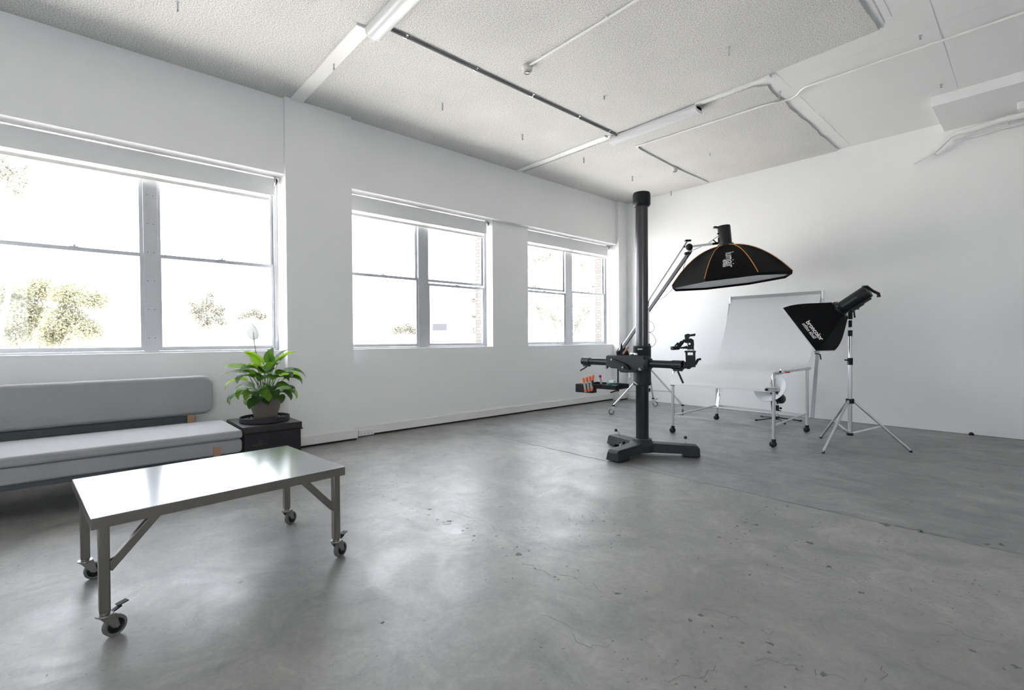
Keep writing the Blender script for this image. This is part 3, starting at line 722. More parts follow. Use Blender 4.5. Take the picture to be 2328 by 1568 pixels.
# white pipe standing off the back wall, lower right of the bulkhead
t = thing('wall_pipe', 'white painted pipe slanting down the back wall under the bulkhead', 'pipe', (-.6, 7.42, 3.19))
MB().tube([(-1.09, 7.47, 3.185), (-.93, 7.45, 3.25), (-.87, 7.42, 3.275), (-.76, 7.40, 3.385), (-.70, 7.39, 3.405), (-.37, 7.37, 3.425), (.4, 7.34, 3.43), (2, 7.3, 3.43)], [.013, .016, .018, .020, .026, .028, .034, .036], 14).build('pipe', 'trimwhite', t)
MB().tube([(-.74, 7.50, 3.36), (-.55, 7.50, 3.36), (-.2, 7.50, 3.385), (1.0, 7.50, 3.39)], .012, 10).build('thin_pipe', 'trimwhite', t)
for p in ((-.90, 7.44, 3.26), (-.30, 7.37, 3.427)):
    q = MB().lathe([(.022, -.012), (.036, -.012), (.036, .012), (.022, .012)], p, (1, 0, .3), 16)
    q.box(p[0]-.005, p[0]+.005, p[1], YB, p[2]-.005, p[2]+.005); q.build('pipe_clip', 'trimwhite', t)

# socket board in the skirting
t = thing('power_outlet', 'white four gang power outlet set in the skirting beside the pilaster', 'outlet', (-5.31, 2.5, .01))
MB().box(-5.335, -5.308, 2.405, 2.595, .012, .078).build('plate', 'outlet', t, bevel=.004)
for k in range(4):
    y = 2.43+.046*k
    m = MB().box(-5.309, -5.3055, y-.008, y+.008, .052, .068); m.build('switch', 'outlet', t, bevel=.0015)
    m = MB()
    for (dy, dz, rr) in ((-.007, .036, .5), (.007, .036, -.5), (0, .022, 0)):
        m.obox((-5.3075, y+dy, dz), (1, 0, 0), (0, math.cos(rr), math.sin(rr)), (0, -math.sin(rr), math.cos(rr)), .003, .0025, .009)
    m.build('socket_slots', 'blackplastic', t, smooth=False)
p = flr(2206, 992)
q = MB().lathe([(0, 0), (.024, 0), (.025, .012), (.018, .026), (.008, .033), (0, .034)], (p.x, 7.53, 0), (0, 0, 1), 20)
tag(q.build('door_stop', 'blackplastic'), 'small black rubber dome on the floor against the back wall', 'door stop')

# ------------------------------------------------------------ sofa
def rslab(lo, hi, r, axis, puff=0):
    """rounded slab: rectangle with rounded corners in the plane across axis, pulled through its thickness"""
    a = 'xyz'.index(axis); o = [i for i in range(3) if i != a]; pts = []
    n = 7
    for cx, cy, s in ((hi[o[0]]-r, hi[o[1]]-r, 0), (lo[o[0]]+r, hi[o[1]]-r, 1), (lo[o[0]]+r, lo[o[1]]+r, 2), (hi[o[0]]-r, lo[o[1]]+r, 3)):
        for k in range(n+1):
            an = PI/2*(s+k/n); pts.append((cx+r*math.cos(an), cy+r*math.sin(an)))
    def mk(v): 
        def f(p):
            q = [0, 0, 0]; q[a] = v; q[o[0]] = p[0]; q[o[1]] = p[1]; return V(q)
        return f
    return MB().prism(pts, mk(lo[a]), mk(hi[a]))
t = thing('sofa', 'long low light grey sofa with slate metal frame under the left window', 'sofa', (-4.7, -.2, 0))
rslab((-5.225, -1.5, .462), (-5.105, .930, .805), .085, 'x').build('backrest', 'fabric', t, bevel=.028, seg=4)
rslab((-4.955, -1.55, .352), (-4.245, .970, .418), .03, 'z').build('seat_cushion', 'fabric', t, bevel=.02, seg=4)
rslab((-4.93, -1.55, .242), (-4.262, .968, .349), .03, 'x').build('base_cushion', 'fabric', t, bevel=.014, seg=3)
MB().box(-4.90, -4.285, -1.5, .90, .205, .243).build('frame_rail', 'sofa_frame', t, bevel=.004)
MB().box(-5.165, -5.135, -1.45, .78, .395, .455).build('back_rail', 'sofa_frame', t, bevel=.003)
for y in (.70, -1.3):
    MB().box(-5.150, -5.128, y+.03, y+.085, .25, .56).build('back_block', 'wood', t, bevel=.003)
for y in (.792, -1.4):
    MB().box(-4.268, -4.240, y-.022, y+.022, .235, .310).build('front_block', 'wood', t, bevel=.003)
for xx in (-4.86, -4.40):
    for y in (-1.3, .72): MB().box(xx, xx+.04, y, y+.04, 0, .21).build('leg', 'sofa_frame', t, bevel=.003)
for y in (-1.2, .72): MB().box(-5.16, -4.86, y, y+.04, .22, .26).build('back_bracket', 'sofa_frame', t, bevel=.003)

# ------------------------------------------------------------ tin trunk, tray, plant
bx0, bx1, by0, by1 = -4.93, -4.345, .995, 1.455
t = thing('tin_trunk', 'aged black tin trunk beside the sofa, used as a plant stand', 'trunk', ((bx0+bx1)/2, (by0+by1)/2, 0))
MB().box(bx0+.008, bx1-.008, by0+.008, by1-.008, .0, .37).build('trunk_body', 'tin', t, bevel=.006)
m = MB().box(bx0, bx1, by0, by1, .362, .418); m.build('trunk_lid', 'tinlid', t, bevel=.006)
m = MB().tube([(bx0, by0-.002, .358), (bx1+.003, by0-.002, .358), (bx1+.003, by1+.003, .358), (bx0, by1+.003, .358)], .004, 8)
m.build('rolled_rim', 'tin', t)
m = MB().box(bx1-.009, bx1-.004, 1.20, 1.205, .09, .35); m.cyl((bx1-.008, 1.215, .30), (bx1-.002, 1.215, .30), .003, n=8); m.cyl((bx1-.008, 1.19, .30), (bx1-.002, 1.19, .30), .003, n=8)
m.build('front_seam', 'tin', t, bevel=.001)
m = MB(); rr = random.Random(3)
for k in range(16):
    y, z = 1.11+rr.gauss(0, .025), .265+rr.gauss(0, .008)
    m.obox((bx1-.0078, y, z), (1, 0, 0), (0, 1, .2), (0, -.2, 1), .0006, rr.uniform(.004, .014), .003)
m.build('rust_mark', 'rust', t, smooth=False)
TC = V((-4.60, 1.225, .419))
t = thing('plant_tray', 'round blackened metal tray of dark pebbles on the tin trunk', 'tray', TC)
MB().lathe([(0, 0), (.193, 0), (.198, .004), (.198, .042), (.193, .042), (.192, .008), (0, .008)], TC, n=48).build('tray_dish', 'traymetal', t)
m = MB(); rr = random.Random(5)
for k in range(330):
    a, r = rr.uniform(0, 6.283), .19*math.sqrt(rr.random())
    if r < .085: continue
    m.ball(TC+V((math.cos(a)*r, math.sin(a)*r, .012+rr.random()*.006)), rr.uniform(.006, .010), sc=(1, rr.uniform(.7, 1.1), .7), n=6)
tag(m.build('pebbles', 'pebble', weld=False), 'dark pebbles filling the round tray under the pot', 'pebbles', kind='stuff')
PC = V((-4.60, 1.232, .429))
t = thing('peace_lily', 'leafy green potted peace lily with one white flower, on the tin trunk', 'potted plant', PC)
prof = [(0, 0), (.066, 0), (.078, .008), (.096, .045), (.112, .095), (.121, .15), (.124, .192), (.117, .194), (.114, .17), (.0, .165)]
MB().lathe(prof, PC, n=48).build('pot', 'pot', t, ang=60)
MB().lathe([(.113, .168), (.06, .176), (0, .18)], PC, n=28).build('soil', 'soil', t)
def leaf(parent, p0, tip_dir, ln, wd, droop, m, stem0, young=False, roll=0.0):
    """blade with a folded midrib, wavy edge and drooping tip, on its own petiole"""
    n, k2 = 13, 6; vs = []; uvs = []
    d = V(tip_dir).normalized(); p = V(p0); side = d.cross(V((0, 0, 1)))
    side = side.normalized() if side.length > .05 else V((0, 1, 0))
    side = Matrix.Rotation(roll, 3, d) @ side
    step = ln/(n-1); ph = random.uniform(0, 6)
    for i in range(n):
        u = i/(n-1)
        wv = 1.55*wd*(math.sin(PI*min(1, u**.70))**.75)*(1-.15*u) if u < 1 else 0
        nrm = side.cross(d)
        for j in range(k2+1):
            s = (j/k2-.5)*2
            off = side*s*wv + nrm*(abs(s)*wv*.35 + math.sin(u*13+ph+s*2)*.05*wd*abs(s))
            vs.append(p+off); uvs.append((s*.5+.5+0, u*6 - abs(s)*1.2))
        p = p + d*step
        ax = side; d = (Matrix.Rotation(-droop/(n-1)*(0.5+1.2*u), 3, ax) @ d)
        d.normalize()
    m1 = MB(); fs = []
    for i in range(n-1):
        for j in range(k2):
            a = i*(k2+1)+j; fs.append((a, a+1, a+k2+2, a+k2+1))
    m1.add(vs, fs); o = m1.build('leaf', m, parent, ang=180, weld=False)
    lay = o.data.uv_layers.new(name='UVMap')
    for lp in o.data.loops: lay.data[lp.index].uv = uvs[lp.vertex_index]
    st = V(stem0); mid = st.lerp(V(p0), .5) + V((0, 0, .03))
    MB().tube([st, mid, V(p0)], [.0035, .003, .0022], 6).build('stem', 'stem', o)
    return o
# leaves: (screen-right offset, up offset, toward-camera offset) of blade base; direction; length; width
vr, vu = V((rt.x, rt.y, 0)), V((0, 0, 1)); vc = -V((PC.x, PC.y, 0)).normalized(); vr = V((-vc.y, vc.x, 0))
def LV(r, u, c): return PC + vr*r + vu*u + vc*c
def DV(r, u, c): return vr*r + vu*u + vc*c
leaves = [ # base(r,u,c), dir, len, wid, droop, young
 ((-.05,.40,.02),(-.35,1,.15),.19,.036,.9,1), ((-.01,.43,.02),(-.55,.95,.1),.20,.036,1.0,1), ((.05,.42,.00),(-.1,1,.1),.15,.022,.5,0),
 ((.08,.42,.02),(.55,.9,.1),.20,.040,1.0,1), ((.07,.46,-.04),(.5,.8,-.1),.15,.026,.8,0), ((.10,.36,.03),(1,.35,.15),.22,.030,1.5,0),
 ((-.10,.38,.03),(-1,.45,.1),.19,.052,.55,1), ((-.12,.36,-.02),(-1,.3,-.1),.20,.026,1.1,0), ((-.05,.40,.08),(-.7,.35,.5),.15,.038,1.4,0),
 ((-.12,.30,.05),(-.95,.35,.3),.20,.034,1.8,1), ((-.11,.24,.06),(-.9,.30,.35),.22,.036,2.0,0), ((-.05,.24,.10),(-.6,.35,.7),.17,.036,2.0,1),
 ((-.04,.26,.12),(-.3,.4,.9),.17,.042,1.9,0), ((.00,.32,.10),(-.15,.55,.8),.17,.044,1.8,0), ((.00,.23,.12),(.05,.4,.95),.17,.040,2.2,1),
 ((.05,.30,.08),(.6,.5,.5),.17,.040,1.6,0), ((.08,.27,.07),(.85,.4,.35),.19,.046,1.9,0), ((.08,.22,.09),(.7,.35,.6),.18,.034,2.0,0),
 ((.10,.31,.00),(.95,.45,-.1),.20,.044,1.7,1), ((.06,.20,.10),(.5,.25,.8),.15,.036,1.9,0), ((.03,.38,.06),(.2,.8,.5),.17,.042,1.5,0),
 ((-.03,.36,.07),(-.35,.8,.4),.17,.044,1.4,1), ((-.02,.30,-.08),(-.4,.6,-.8),.18,.038,1.2,0), ((.04,.30,-.09),(.4,.6,-.8),.18,.038,1.2,0),
 ((-.08,.27,.00),(-.9,.5,-.3),.17,.036,1.4,0), ((.02,.44,-.03),(.15,1,-.3),.16,.030,.7,0), ((-.07,.21,.09),(-.7,.1,.6),.15,.028,1.8,1),
 ((.01,.20,.11),(-.1,.1,1),.14,.032,1.7,0), ((.09,.25,.03),(.95,.15,.2),.18,.030,1.7,1), ((.05,.38,.0),(.35,.9,.2),.18,.038,.9,1),
 ((-.06,.32,.04),(-.6,.75,.2),.16,.038,1.3,0), ((.02,.28,.12),(.3,.45,.85),.15,.040,1.8,0), ((-.03,.20,.11),(-.35,.15,.9),.14,.034,1.8,0),
 ((-.10,.27,.09),(-.8,.2,.6),.17,.034,2.3,1), ((-.08,.33,.09),(-.75,.5,.6),.17,.040,1.9,0), ((.08,.34,.08),(.7,.55,.5),.17,.040,1.9,0),
 ((.03,.25,.13),(.4,.3,.9),.17,.034,2.3,0), ((-.01,.27,.13),(-.2,.35,1),.17,.036,2.3,1), ((.11,.24,.05),(.9,.2,.4),.18,.036,2.2,1),
 ((-.13,.22,.02),(-1,.15,.0),.19,.032,2.1,0), ((.0,.36,.09),(.1,.7,.7),.16,.044,1.7,0), ((.12,.30,.06),(.95,.45,.3),.18,.038,2.0,0), ((-.06,.18,.12),(-.5,.05,.9),.13,.028,2.0,0)]
rr = random.Random(11)
for b, dd, ln, wd, dr, yg in leaves:
    if b[1] > .28: b = (b[0]*1.12, b[1]+.045, b[2]); ln *= 1.10
    else: b = (b[0]*1.1, b[1]+.01, b[2]*1.1)
    a = math.atan2(b[0], b[2]+.001)
    s0 = LV(b[0]*.25+rr.uniform(-.02, .02), .17, b[2]*.25+rr.uniform(-.02, .02))
    leaf(t, LV(*b), DV(*dd), ln, wd, dr, 'leaf_young' if yg else 'leaf', s0, roll=rr.uniform(-.35, .35))
# flower: stalk, spathe, spadix
s0, s1 = LV(-.02, .17, -.01), LV(-.085, .705, -.01)
MB().tube([s0, LV(-.045, .45, -.01), LV(-.075, .62, -.01), s1], [.004, .0033, .003, .003], 8).build('flower_stalk', 'stem', t)
vs = []; n, k2 = 12, 8
for i in range(n):
    u = i/(n-1); wv = .046*math.sin(PI*u**.68)**.8*(1 if u < .99 else 0)
    for j in range(k2+1):
        s = (j/k2-.5)*2
        vs.append(s1 + vu*(u*.155-.01) + vr*(-.018*u + s*wv) - vc*(.02*(1-s*s) - .01))
m = MB().add(vs, [(i*(k2+1)+j, i*(k2+1)+j+1, (i+1)*(k2+1)+j+1, (i+1)*(k2+1)+j) for i in range(n-1) for j in range(k2)])
sp = m.build('white_flower', 'petal', t, ang=180, weld=False)
MB().tube([s1+vc*.006, s1+vc*.008+vu*.06-vr*.004], [.006, .004], 8).build('spadix', 'detector', sp)

# ------------------------------------------------------------ steel coffee table
th = math.radians(4.2); U = V((-math.sin(th), math.cos(th), 0)); W2 = V((-math.cos(th), -math.sin(th), 0))
A0 = V((-2.335, .033, 0)); LEN, WID, TOP = .985, .735, .474
TP = lambda a, b, z=0.0: A0 + U*a + W2*b + V((0, 0, z))
t = thing('coffee_table', 'low stainless steel coffee table on braked casters in front of the sofa', 'table', TP(LEN/2, WID/2))
m = MB().obox(TP(LEN/2, WID/2, TOP-.0025), U, W2, (0, 0, 1), LEN, WID, .005)
m.build('table_top', 'steel', t, bevel=.002)
m = MB()
for (a, b, sx, sy) in ((LEN/2, .0015, LEN, .003), (LEN/2, WID-.0015, LEN, .003), (.0015, WID/2, .003, WID), (LEN-.0015, WID/2, .003, WID)):
    m.obox(TP(a, b, TOP-.022), U, W2, (0, 0, 1), sx, sy, .041)
m.build('apron', 'steel_leg', t, bevel=.0008)
def caster(parent, top, yaw, R, brake, wm='tyre', fork='caster_fork', hub='blackplastic'):
    f = V((math.cos(yaw), math.sin(yaw), 0)); s = V((-f.y, f.x, 0)); z = V((0, 0, 1)); w0 = V((top.x, top.y, 0)) + f*R*.8 + z*R
    c = MB().cyl(top, top-z*R*.28, R*.42, n=18); c.lathe([(0, 0), (R*.72, 0), (R*.74, -R*.12), (R*.45, -R*.35), (0, -R*.35)], top-z*R*.25, z, 22)
    o = c.build('caster', fork, parent)
    m = MB()
    for q in (-1, 1):
        b0 = top-z*R*.42+s*q*R*.42
        m.add([b0-f*R*.5, b0+f*R*.75, w0+s*q*R*.42+f*R*.28-z*R*.08, w0+s*q*R*.42-f*R*.28-z*R*.08,
               b0-f*R*.5+s*q*.002, b0+f*R*.75+s*q*.002, w0+s*q*(R*.42+.002)+f*R*.28-z*R*.08, w0+s*q*(R*.42+.002)-f*R*.28-z*R*.08],
              [(0, 1, 2, 3), (7, 6, 5, 4), (0, 4, 5, 1), (1, 5, 6, 2), (2, 6, 7, 3), (3, 7, 4, 0)])
    m.cyl(w0-s*R*.55, w0+s*R*.55, R*.14, n=12)
    m.build('fork', fork, o, bevel=.0005)
    MB().lathe([(R*.72, -R*.30), (R*.92, -R*.32), (R, -R*.2), (R, R*.2), (R*.92, R*.32), (R*.72, R*.30)], w0, s, 32).build('wheel_tyre', wm, o)
    MB().lathe([(0, -R*.2), (R*.2, -R*.3), (R*.6, -R*.16), (R*.75, -R*.28), (R*.75, R*.28), (R*.6, R*.16), (R*.2, R*.3), (0, R*.2)], w0, s, 28).build('wheel_hub', hub, o)
    if brake:
        MB().bar(top-z*R*.35+f*R*.5, top+f*R*1.35-z*R*.05, R*.5, R*.14).bar(top+f*R*1.0+z*R*.10, top+f*R*1.9+z*R*.24, R*.7, R*.10).build('brake_pedal', 'blackmetal', o, bevel=.001)
    return o
legs = [(.038, .035, True, 112), (LEN-.035, .035, True, 118), (.038, WID-.05, False, 95), (LEN-.03, WID-.055, False, 120)]
for i, (a, b, brk, yw) in enumerate(legs):
    MB().obox(TP(a, b, (.105+TOP-.006)/2), U, W2, (0, 0, 1), .034, .034, TOP-.006-.105).build('leg', 'steel_leg', t, bevel=.003)
    sg = 1 if a < .5 else -1
    MB().bar(TP(a+sg*.012, b, .265), TP(a+sg*.19, b, TOP-.010), .030, .030, upv=W2).build('brace', 'steel_leg', t, bevel=.002)
    caster(t, TP(a, b, .107), math.radians(yw), .039, brk)
# ------------------------------------------------------------ camera column stand
CC = V((-2.635, 4.07, 0)); z3 = V((0, 0, 1))
t = thing('camera_stand', 'tall black studio camera column on a three armed cast base', 'camera stand', CC)
m = MB()
arms = [(-91, .475), (34, .52), (161, .50)]
def base_arm(m, ang, L):
    f = V((math.cos(math.radians(ang)), math.sin(math.radians(ang)), 0)); s = V((-f.y, f.x, 0))
    w0, w1 = .085, .075
    def ring(d, wb, wt, zb, zt): return [CC+f*d-s*wb+z3*zb, CC+f*d+s*wb+z3*zb, CC+f*d+s*wt+z3*zt, CC+f*d-s*wt+z3*zt]
    rs = [ring(-.02, w0, w0*.8, .035, .122), ring(L-.16, w1+.006, w1*.8, .035, .112), ring(L-.15, w1+.006, w1*.8, .008, .112), ring(L-.03, w1, w1*.78, .008, .108), ring(L, w1-.002, w1*.72, .010, .085)]
    vs = [p for r in rs for p in r]; fs = [(0, 1, 2, 3), (16, 19, 18, 17)]
    for i in range(4):
        for k in range(4): fs.append((i*4+k, i*4+(k+1) % 4, (i+1)*4+(k+1) % 4, (i+1)*4+k))
    m.add(vs, fs)
    return f, s
fr = []
for a, L in arms: fr.append((base_arm(m, a, L), L))
m.lathe([(0, .035), (.13, .035), (.13, .10), (.10, .125), (0, .125)], CC, n=32)
m.build('base', 'castgrey', t, bevel=.008, weld=False)
MB().lathe([(0, .115), (.095, .115), (.097, .125), (.09, .137), (.088, .150), (.07, .156), (0, .156)], CC, n=36).build('base_hub', 'castgrey', t)
for (f, s), L in fr:
    q = MB().cyl(CC+f*(L-.08)+z3*.0, CC+f*(L-.08)+z3*.012, .03, n=16); q.build('foot_pad', 'blackplastic', t)
    c = CC+f*(L-.12)+z3*.108; q = MB().cyl(c, c+z3*.035, .006, n=10); q.bar(c+z3*.035, c+z3*.055+s*.03, .006, .006); o = q.build('jack_screw', 'chrome', t)
    MB().ball(c+z3*.06+s*.038, .016, n=12).build('knob', 'blackplastic', o)
MB().cyl(CC+z3*.15, CC+z3*.69, .061, n=40).build('lower_column', 'tubeblack', t, ang=50)
MB().cyl(CC+z3*1.03, CC+z3*2.42, .059, n=40).build('upper_column', 'tubesteel', t, ang=50)
MB().lathe([(0, 2.39), (.070, 2.39), (.082, 2.405), (.083, 2.42), (.083, 2.50), (.076, 2.52), (0, 2.525)], CC, n=40).build('top_cap', 'blackplastic', t)
MB().lathe([(0, .668), (.078, .668), (.087, .678), (.087, .69), (.084, .695), (.084, 1.035), (.087, 1.04), (.084, 1.05), (0, 1.05)], CC, n=40).build('sliding_collar', 'castgrey', t)
# cross arm in front of the column
vd = V((CC.x, CC.y, 0)).normalized(); D = V((.998, -.035, 0)).normalized(); Nf = V((D.y, -D.x, 0))
AC = V((-2.615, 3.905, .885))
def AP(s, u=0, n=0): return AC + D*s + V((0, 0, u)) + Nf*n
br = MB()
prof = [(-.27, .065), (-.25, .075), (.17, .075), (.17, -.045), (.10, -.055), (.08, -.075), (-.03, -.085), (-.10, -.085), (-.13, -.05), (-.20, -.05), (-.27, -.03)]
br.prism(prof, lambda p: AP(p[0], p[1], -.0), lambda p: AP(p[0], p[1], .085))
br.build('arm_bracket', 'castgrey', t, bevel=.008)
MB().lathe([(.03, 0), (.058, 0), (.058, .035), (.048, .05), (.03, .05)], AP(.16, .005, .04), D, 24).build('arm_collar', 'castgrey', t)
MB().cyl(AP(-.56, 0.005, .04), AP(.52, 0.005, .04), .034, n=28).build('cross_arm', 'tubeblack', t, ang=50)
for sx, e in ((-.60, -.50), (.43, .53)):
    MB().cyl(AP(sx, .005, .04), AP(e, .005, .04), .0395, n=28).build('arm_end_clamp', 'blackmetal', t, ang=50)
    c = AP((sx+e)/2, -.05, .04)
    MB().obox(c+V((0, 0, .012)), D, Nf, z3, .08, .03, .02).bar(c, c+D*(-.09 if sx < 0 else .05)+V((0, 0, -.045 if sx < 0 else -.10)), .014, .014).build('clamp_lever', 'blackplastic' if sx < 0 else 'blackmetal', t, bevel=.003)
MB().bar(AP(-.18, .035, .095), AP(-.02, -.01, .105), .03, .018).bar(AP(-.02, -.01, .105), AP(.02, -.05, .10), .03, .02).build('lock_lever', 'blackplastic', t, bevel=.004)
q = MB().cyl(AP(-.18, .035, .09), AP(-.18, .035, .112), .009, n=12); q.cyl(AP(-.05, -.035, .09), AP(-.05, -.035, .112), .012, n=12)
for s_ in (-.26, .13): q.cyl(AP(s_, -.045, .07), AP(s_, -.045, .10), .014, n=14)
q.build('bolt', 'chrome', t)
q = MB().tube([AP(.02, -.085, .10), AP(.022, -.125, .10), AP(.035, -.14, .105), AP(.12, -.185, .115)], .0065, 8); q.build('crank_handle', 'chrome', t)
q = MB().ball(AP(.005, .09, .03), .022, sc=(1.3, 1, .8)).ball(AP(.04, .085, .03), .018); q.build('locking_knob', 'chrome', t)
q = MB().obox(CC + (-vd)*.0845 + z3*1.018 + V((-vd.y, vd.x, 0))*.02, V((-vd.y, vd.x, 0)), vd, z3, .045, .002, .010); q.build('scale_plate', 'print', t, smooth=False)

# three way tripod head on the arm end
HD = (AP(.56, 0, .04)-V((0, 0, EYE))).dot(fw)
def hp(x, y, dz=0): return at(x, y, HD+dz)
t = thing('tripod_head', 'black three way camera head at the right end of the column arm', 'tripod head', hp(1568, 836))
s = HD/FPX
m = MB().cyl(hp(1553.5, 829), hp(1566, 831), 7.5*s, n=20).ball(hp(1565, 831, -.01), 8*s)
m.build('arm_joint', 'castgrey', t)
def plate(poly, th, name, mt, bevel=.003, d0=0):
    return MB().prism(poly, lambda p: hp(p[0], p[1], d0-th/2), lambda p: hp(p[0], p[1], d0+th/2)).build(name, mt, t, bevel=bevel)
plate([(1561, 807), (1576, 807), (1581, 812), (1581.5, 834), (1571, 835), (1560, 826)], .075, 'lower_body', 'castgrey')
plate([(1556, 797), (1582, 797), (1582, 801), (1556, 801)], .085, 'swivel_plate', 'blackmetal')
plate([(1558, 800), (1563.5, 800), (1563, 824), (1559, 824)], .06, 'side_cheek', 'blackmetal')
plate([(1575, 800), (1581, 800), (1581.5, 834), (1577, 834)], .06, 'side_cheek', 'blackmetal')
MB().cyl(hp(1569.5, 797.5), hp(1569.5, 793), .033, n=24).build('pan_disc', 'alu', t)
plate([(1563, 787), (1577.5, 787), (1577.5, 794), (1562, 794), (1561, 790)], .07, 'pan_base', 'castgrey')
plate([(1564, 770), (1570, 768.5), (1577, 772), (1578, 782), (1577.5, 789), (1564, 788), (1562.5, 780)], .06, 'upper_body', 'castgrey')
plate([(1555, 775), (1558, 769), (1566, 767), (1566, 779), (1558, 780)], .05, 'tilt_yoke', 'blackmetal')
plate([(1556, 761), (1562, 758.5), (1568, 758.5), (1568, 766), (1566, 769), (1557, 770)], .07, 'camera_plate', 'blackmetal')
plate([(1566, 760), (1577, 758.5), (1581, 757.5), (1581, 763.5), (1577, 764), (1566, 765)], .04, 'plate_lever', 'blackmetal')
q = MB().tube([hp(1557, 773), hp(1550, 779)], .012, 12).tube([hp(1551, 777), hp(1541, 790)], 4.5*s, 14).tube([hp(1543, 790.5, -.02), hp(1527, 791.5, -.05)], 4.3*s, 16)
q.build('pan_handle', 'blackplastic', t)
MB().tube([hp(1534, 786, -.02), hp(1539, 782, -.02)], .006, 8).ball(hp(1540.5, 781.5, -.02), .012).build('side_knob', 'blackplastic', t)
MB().tube([hp(1546, 790.5), hp(1556, 790), hp(1562, 789)], [.007, .010, .014], 10).build('tilt_handle', 'blackplastic', t)
MB().tube([hp(1580, 828), hp(1587, 817), hp(1593, 816)], [.013, .011, .010], 10).build('lower_handle', 'blackplastic', t)
MB().cyl(hp(1567.5, 781.5, -.036), hp(1567.5, 781.5, -.044), .009, n=14).build('bolt', 'chrome', t)

# tool holder and brush standing on the arm bracket
t = thing('tool_holder', 'black plastic holder standing on the column arm bracket', 'tool holder', AP(-.17, .076, .045))
TD = (AP(-.17, .1, .045)-V((0, 0, EYE))).dot(fw)
def tp(x, y, dz=0): return at(x, y, TD+dz)
def tplate(poly, th, name, mt, par, d0=0, bevel=.003): return MB().prism(poly, lambda p: tp(p[0], p[1], d0-th/2), lambda p: tp(p[0], p[1], d0+th/2)).build(name, mt, par, bevel=bevel)
tplate([(1402, 812.5), (1402, 798), (1405, 797.5), (1408, 806), (1424, 806), (1428, 797), (1430, 806), (1433, 810), (1433, 812.5)], .07, 'holder_body', 'blackplastic', t)
tplate([(1407.5, 808), (1412, 780), (1414, 781), (1417, 797), (1415, 808)], .03, 'pointed_blade', 'blackplastic', t, -.005)
t2 = thing('brush', 'dusting brush with a pale wooden handle leaning in the black holder', 'brush', tp(1417, 803, -.02))
MB().bar(tp(1415.5, 805, -.02), tp(1428.5, 788, -.03), .018, .020, upv=fw).build('wooden_handle', 'wood', t2, bevel=.004)
tplate([(1415, 808), (1416.5, 793), (1423, 789), (1427, 797), (1428, 808)], .02, 'brush_bristles', 'blackplastic', t2, .015)

# accessory tray hung from the arm, with pens
TRD = (AP(-.29, -.2, .04)-V((0, 0, EYE))).dot(fw)
t = thing('accessory_tray', 'black plastic accessory tray hanging on a rod under the column arm', 'tray', at(1370, 898, TRD))
def rp(x, y, dz=0): return at(x, y, TRD+dz)
rod = MB().cyl(rp(1405, 836), rp(1405, 888), 1.8*TRD/FPX, n=14); rod.build('hanging_rod', 'blackmetal', t)
MB().bar(rp(1405, 887), rp(1388, 892, -.03), .012, .012).ball(rp(1405, 887), .012).build('clamp_lever', 'blackplastic', t, bevel=.002)
zt = rp(1390, 872).z
c1, c2 = rp(1340, 872, -.10), rp(1417, 866, .10)
ex = V((1, .10, 0)).normalized(); ey = V((-ex.y, ex.x, 0))
tc = rp(1378, 872); tc.z = zt; TL, TW = .36, .25
def tray_box(c, L, Wd, h, name, par, mt='blackplastic', wall=.006):
    m = MB().obox(c+z3*.003, ex, ey, z3, L, Wd, .006)
    for k in (-1, 1):
        m.obox(c+ex*k*(L/2-wall/2)+z3*h/2, ex, ey, z3, wall, Wd, h); m.obox(c+ey*k*(Wd/2-wall/2)+z3*h/2, ex, ey, z3, L, wall, h)
    m.obox(c-ex*L*.18+z3*h*.45, ex, ey, z3, wall, Wd, h*.9)
    return m.build(name, mt, par, bevel=.0015)
tray_box(tc-z3*.04, TL, TW, .042, 'tray_pan', t)
pk = tc - ex*.15 - ey*.11 - z3*.085
tray_box(pk-ex*.012, .19, .085, .080, 'side_pocket', t)
def pen(label, base, tipv, ln, cap, body, capf, group=None, nm='marker_pen', cat='marker pen'):
    o = thing(nm, label, cat, base, group); d = V(tipv).normalized(); r = .0105
    MB().cyl(base, base+d*ln*.18, r, n=14).build('end_plug', cap, o)
    MB().cyl(base+d*ln*.18, base+d*ln*(1-capf), r*.92, n=14).build('barrel', body, o)
    MB().lathe([(r*1.05, 0), (r*1.12, .002), (r*1.12, ln*capf-.003), (r*.9, ln*capf), (0, ln*capf)], base+d*ln*(1-capf), d, 16).build('cap', cap, o)
g = 'orange capped marker pens in the hanging tray'
vrr = V((rt.x, rt.y, 0))
for i, (x0, lab) in enumerate(((1331.5, 'orange capped marker pen, leftmost in the hanging tray pocket'), (1338.5, 'orange capped marker pen, second from left in the tray pocket'), (1345, 'orange capped marker pen, third from left in the tray pocket'))):
    b = at(x0, 891-1.5*i, TRD-.16); e = at(x0-5.2+.8*i, 858.5-2.0*i, TRD-.17)
    pen(lab, b, e-b, (e-b).length, 'orange', 'label', .34, g)
b = at(1346, 884, TRD-.10); e = at(1348, 852.5, TRD-.10)
pen('orange capped marker pen leaning right behind the other three', b, e-b, (e-b).length, 'orange', 'blackplastic', .38, g)
b = at(1367.5, 876, TRD-.02); e = at(1364, 852, TRD-.03)
pen('glue stick with a burgundy cap in the middle of the hanging tray', b, e-b, (e-b).length, 'magenta', 'label', .24, None, 'glue_stick', 'glue stick')
o = thing('tape_roll', 'roll of teal tape lying in the hanging tray', 'tape', tc-z3*.034+ex*.07)
MB().lathe([(.024, 0), (.055, 0), (.055, .046), (.024, .046), (.024, 0)], tc-z3*.033+ex*.07, z3, 28).build('tape', 'teal', o)
q = MB().obox(tc+ex*.06+z3*.025+ey*.01, ex, ey, z3, .05, .035, .022); tag(q.build('paper_note', 'paper', bevel=.002), 'small white card standing on the teal tape roll', 'card')
q = MB()
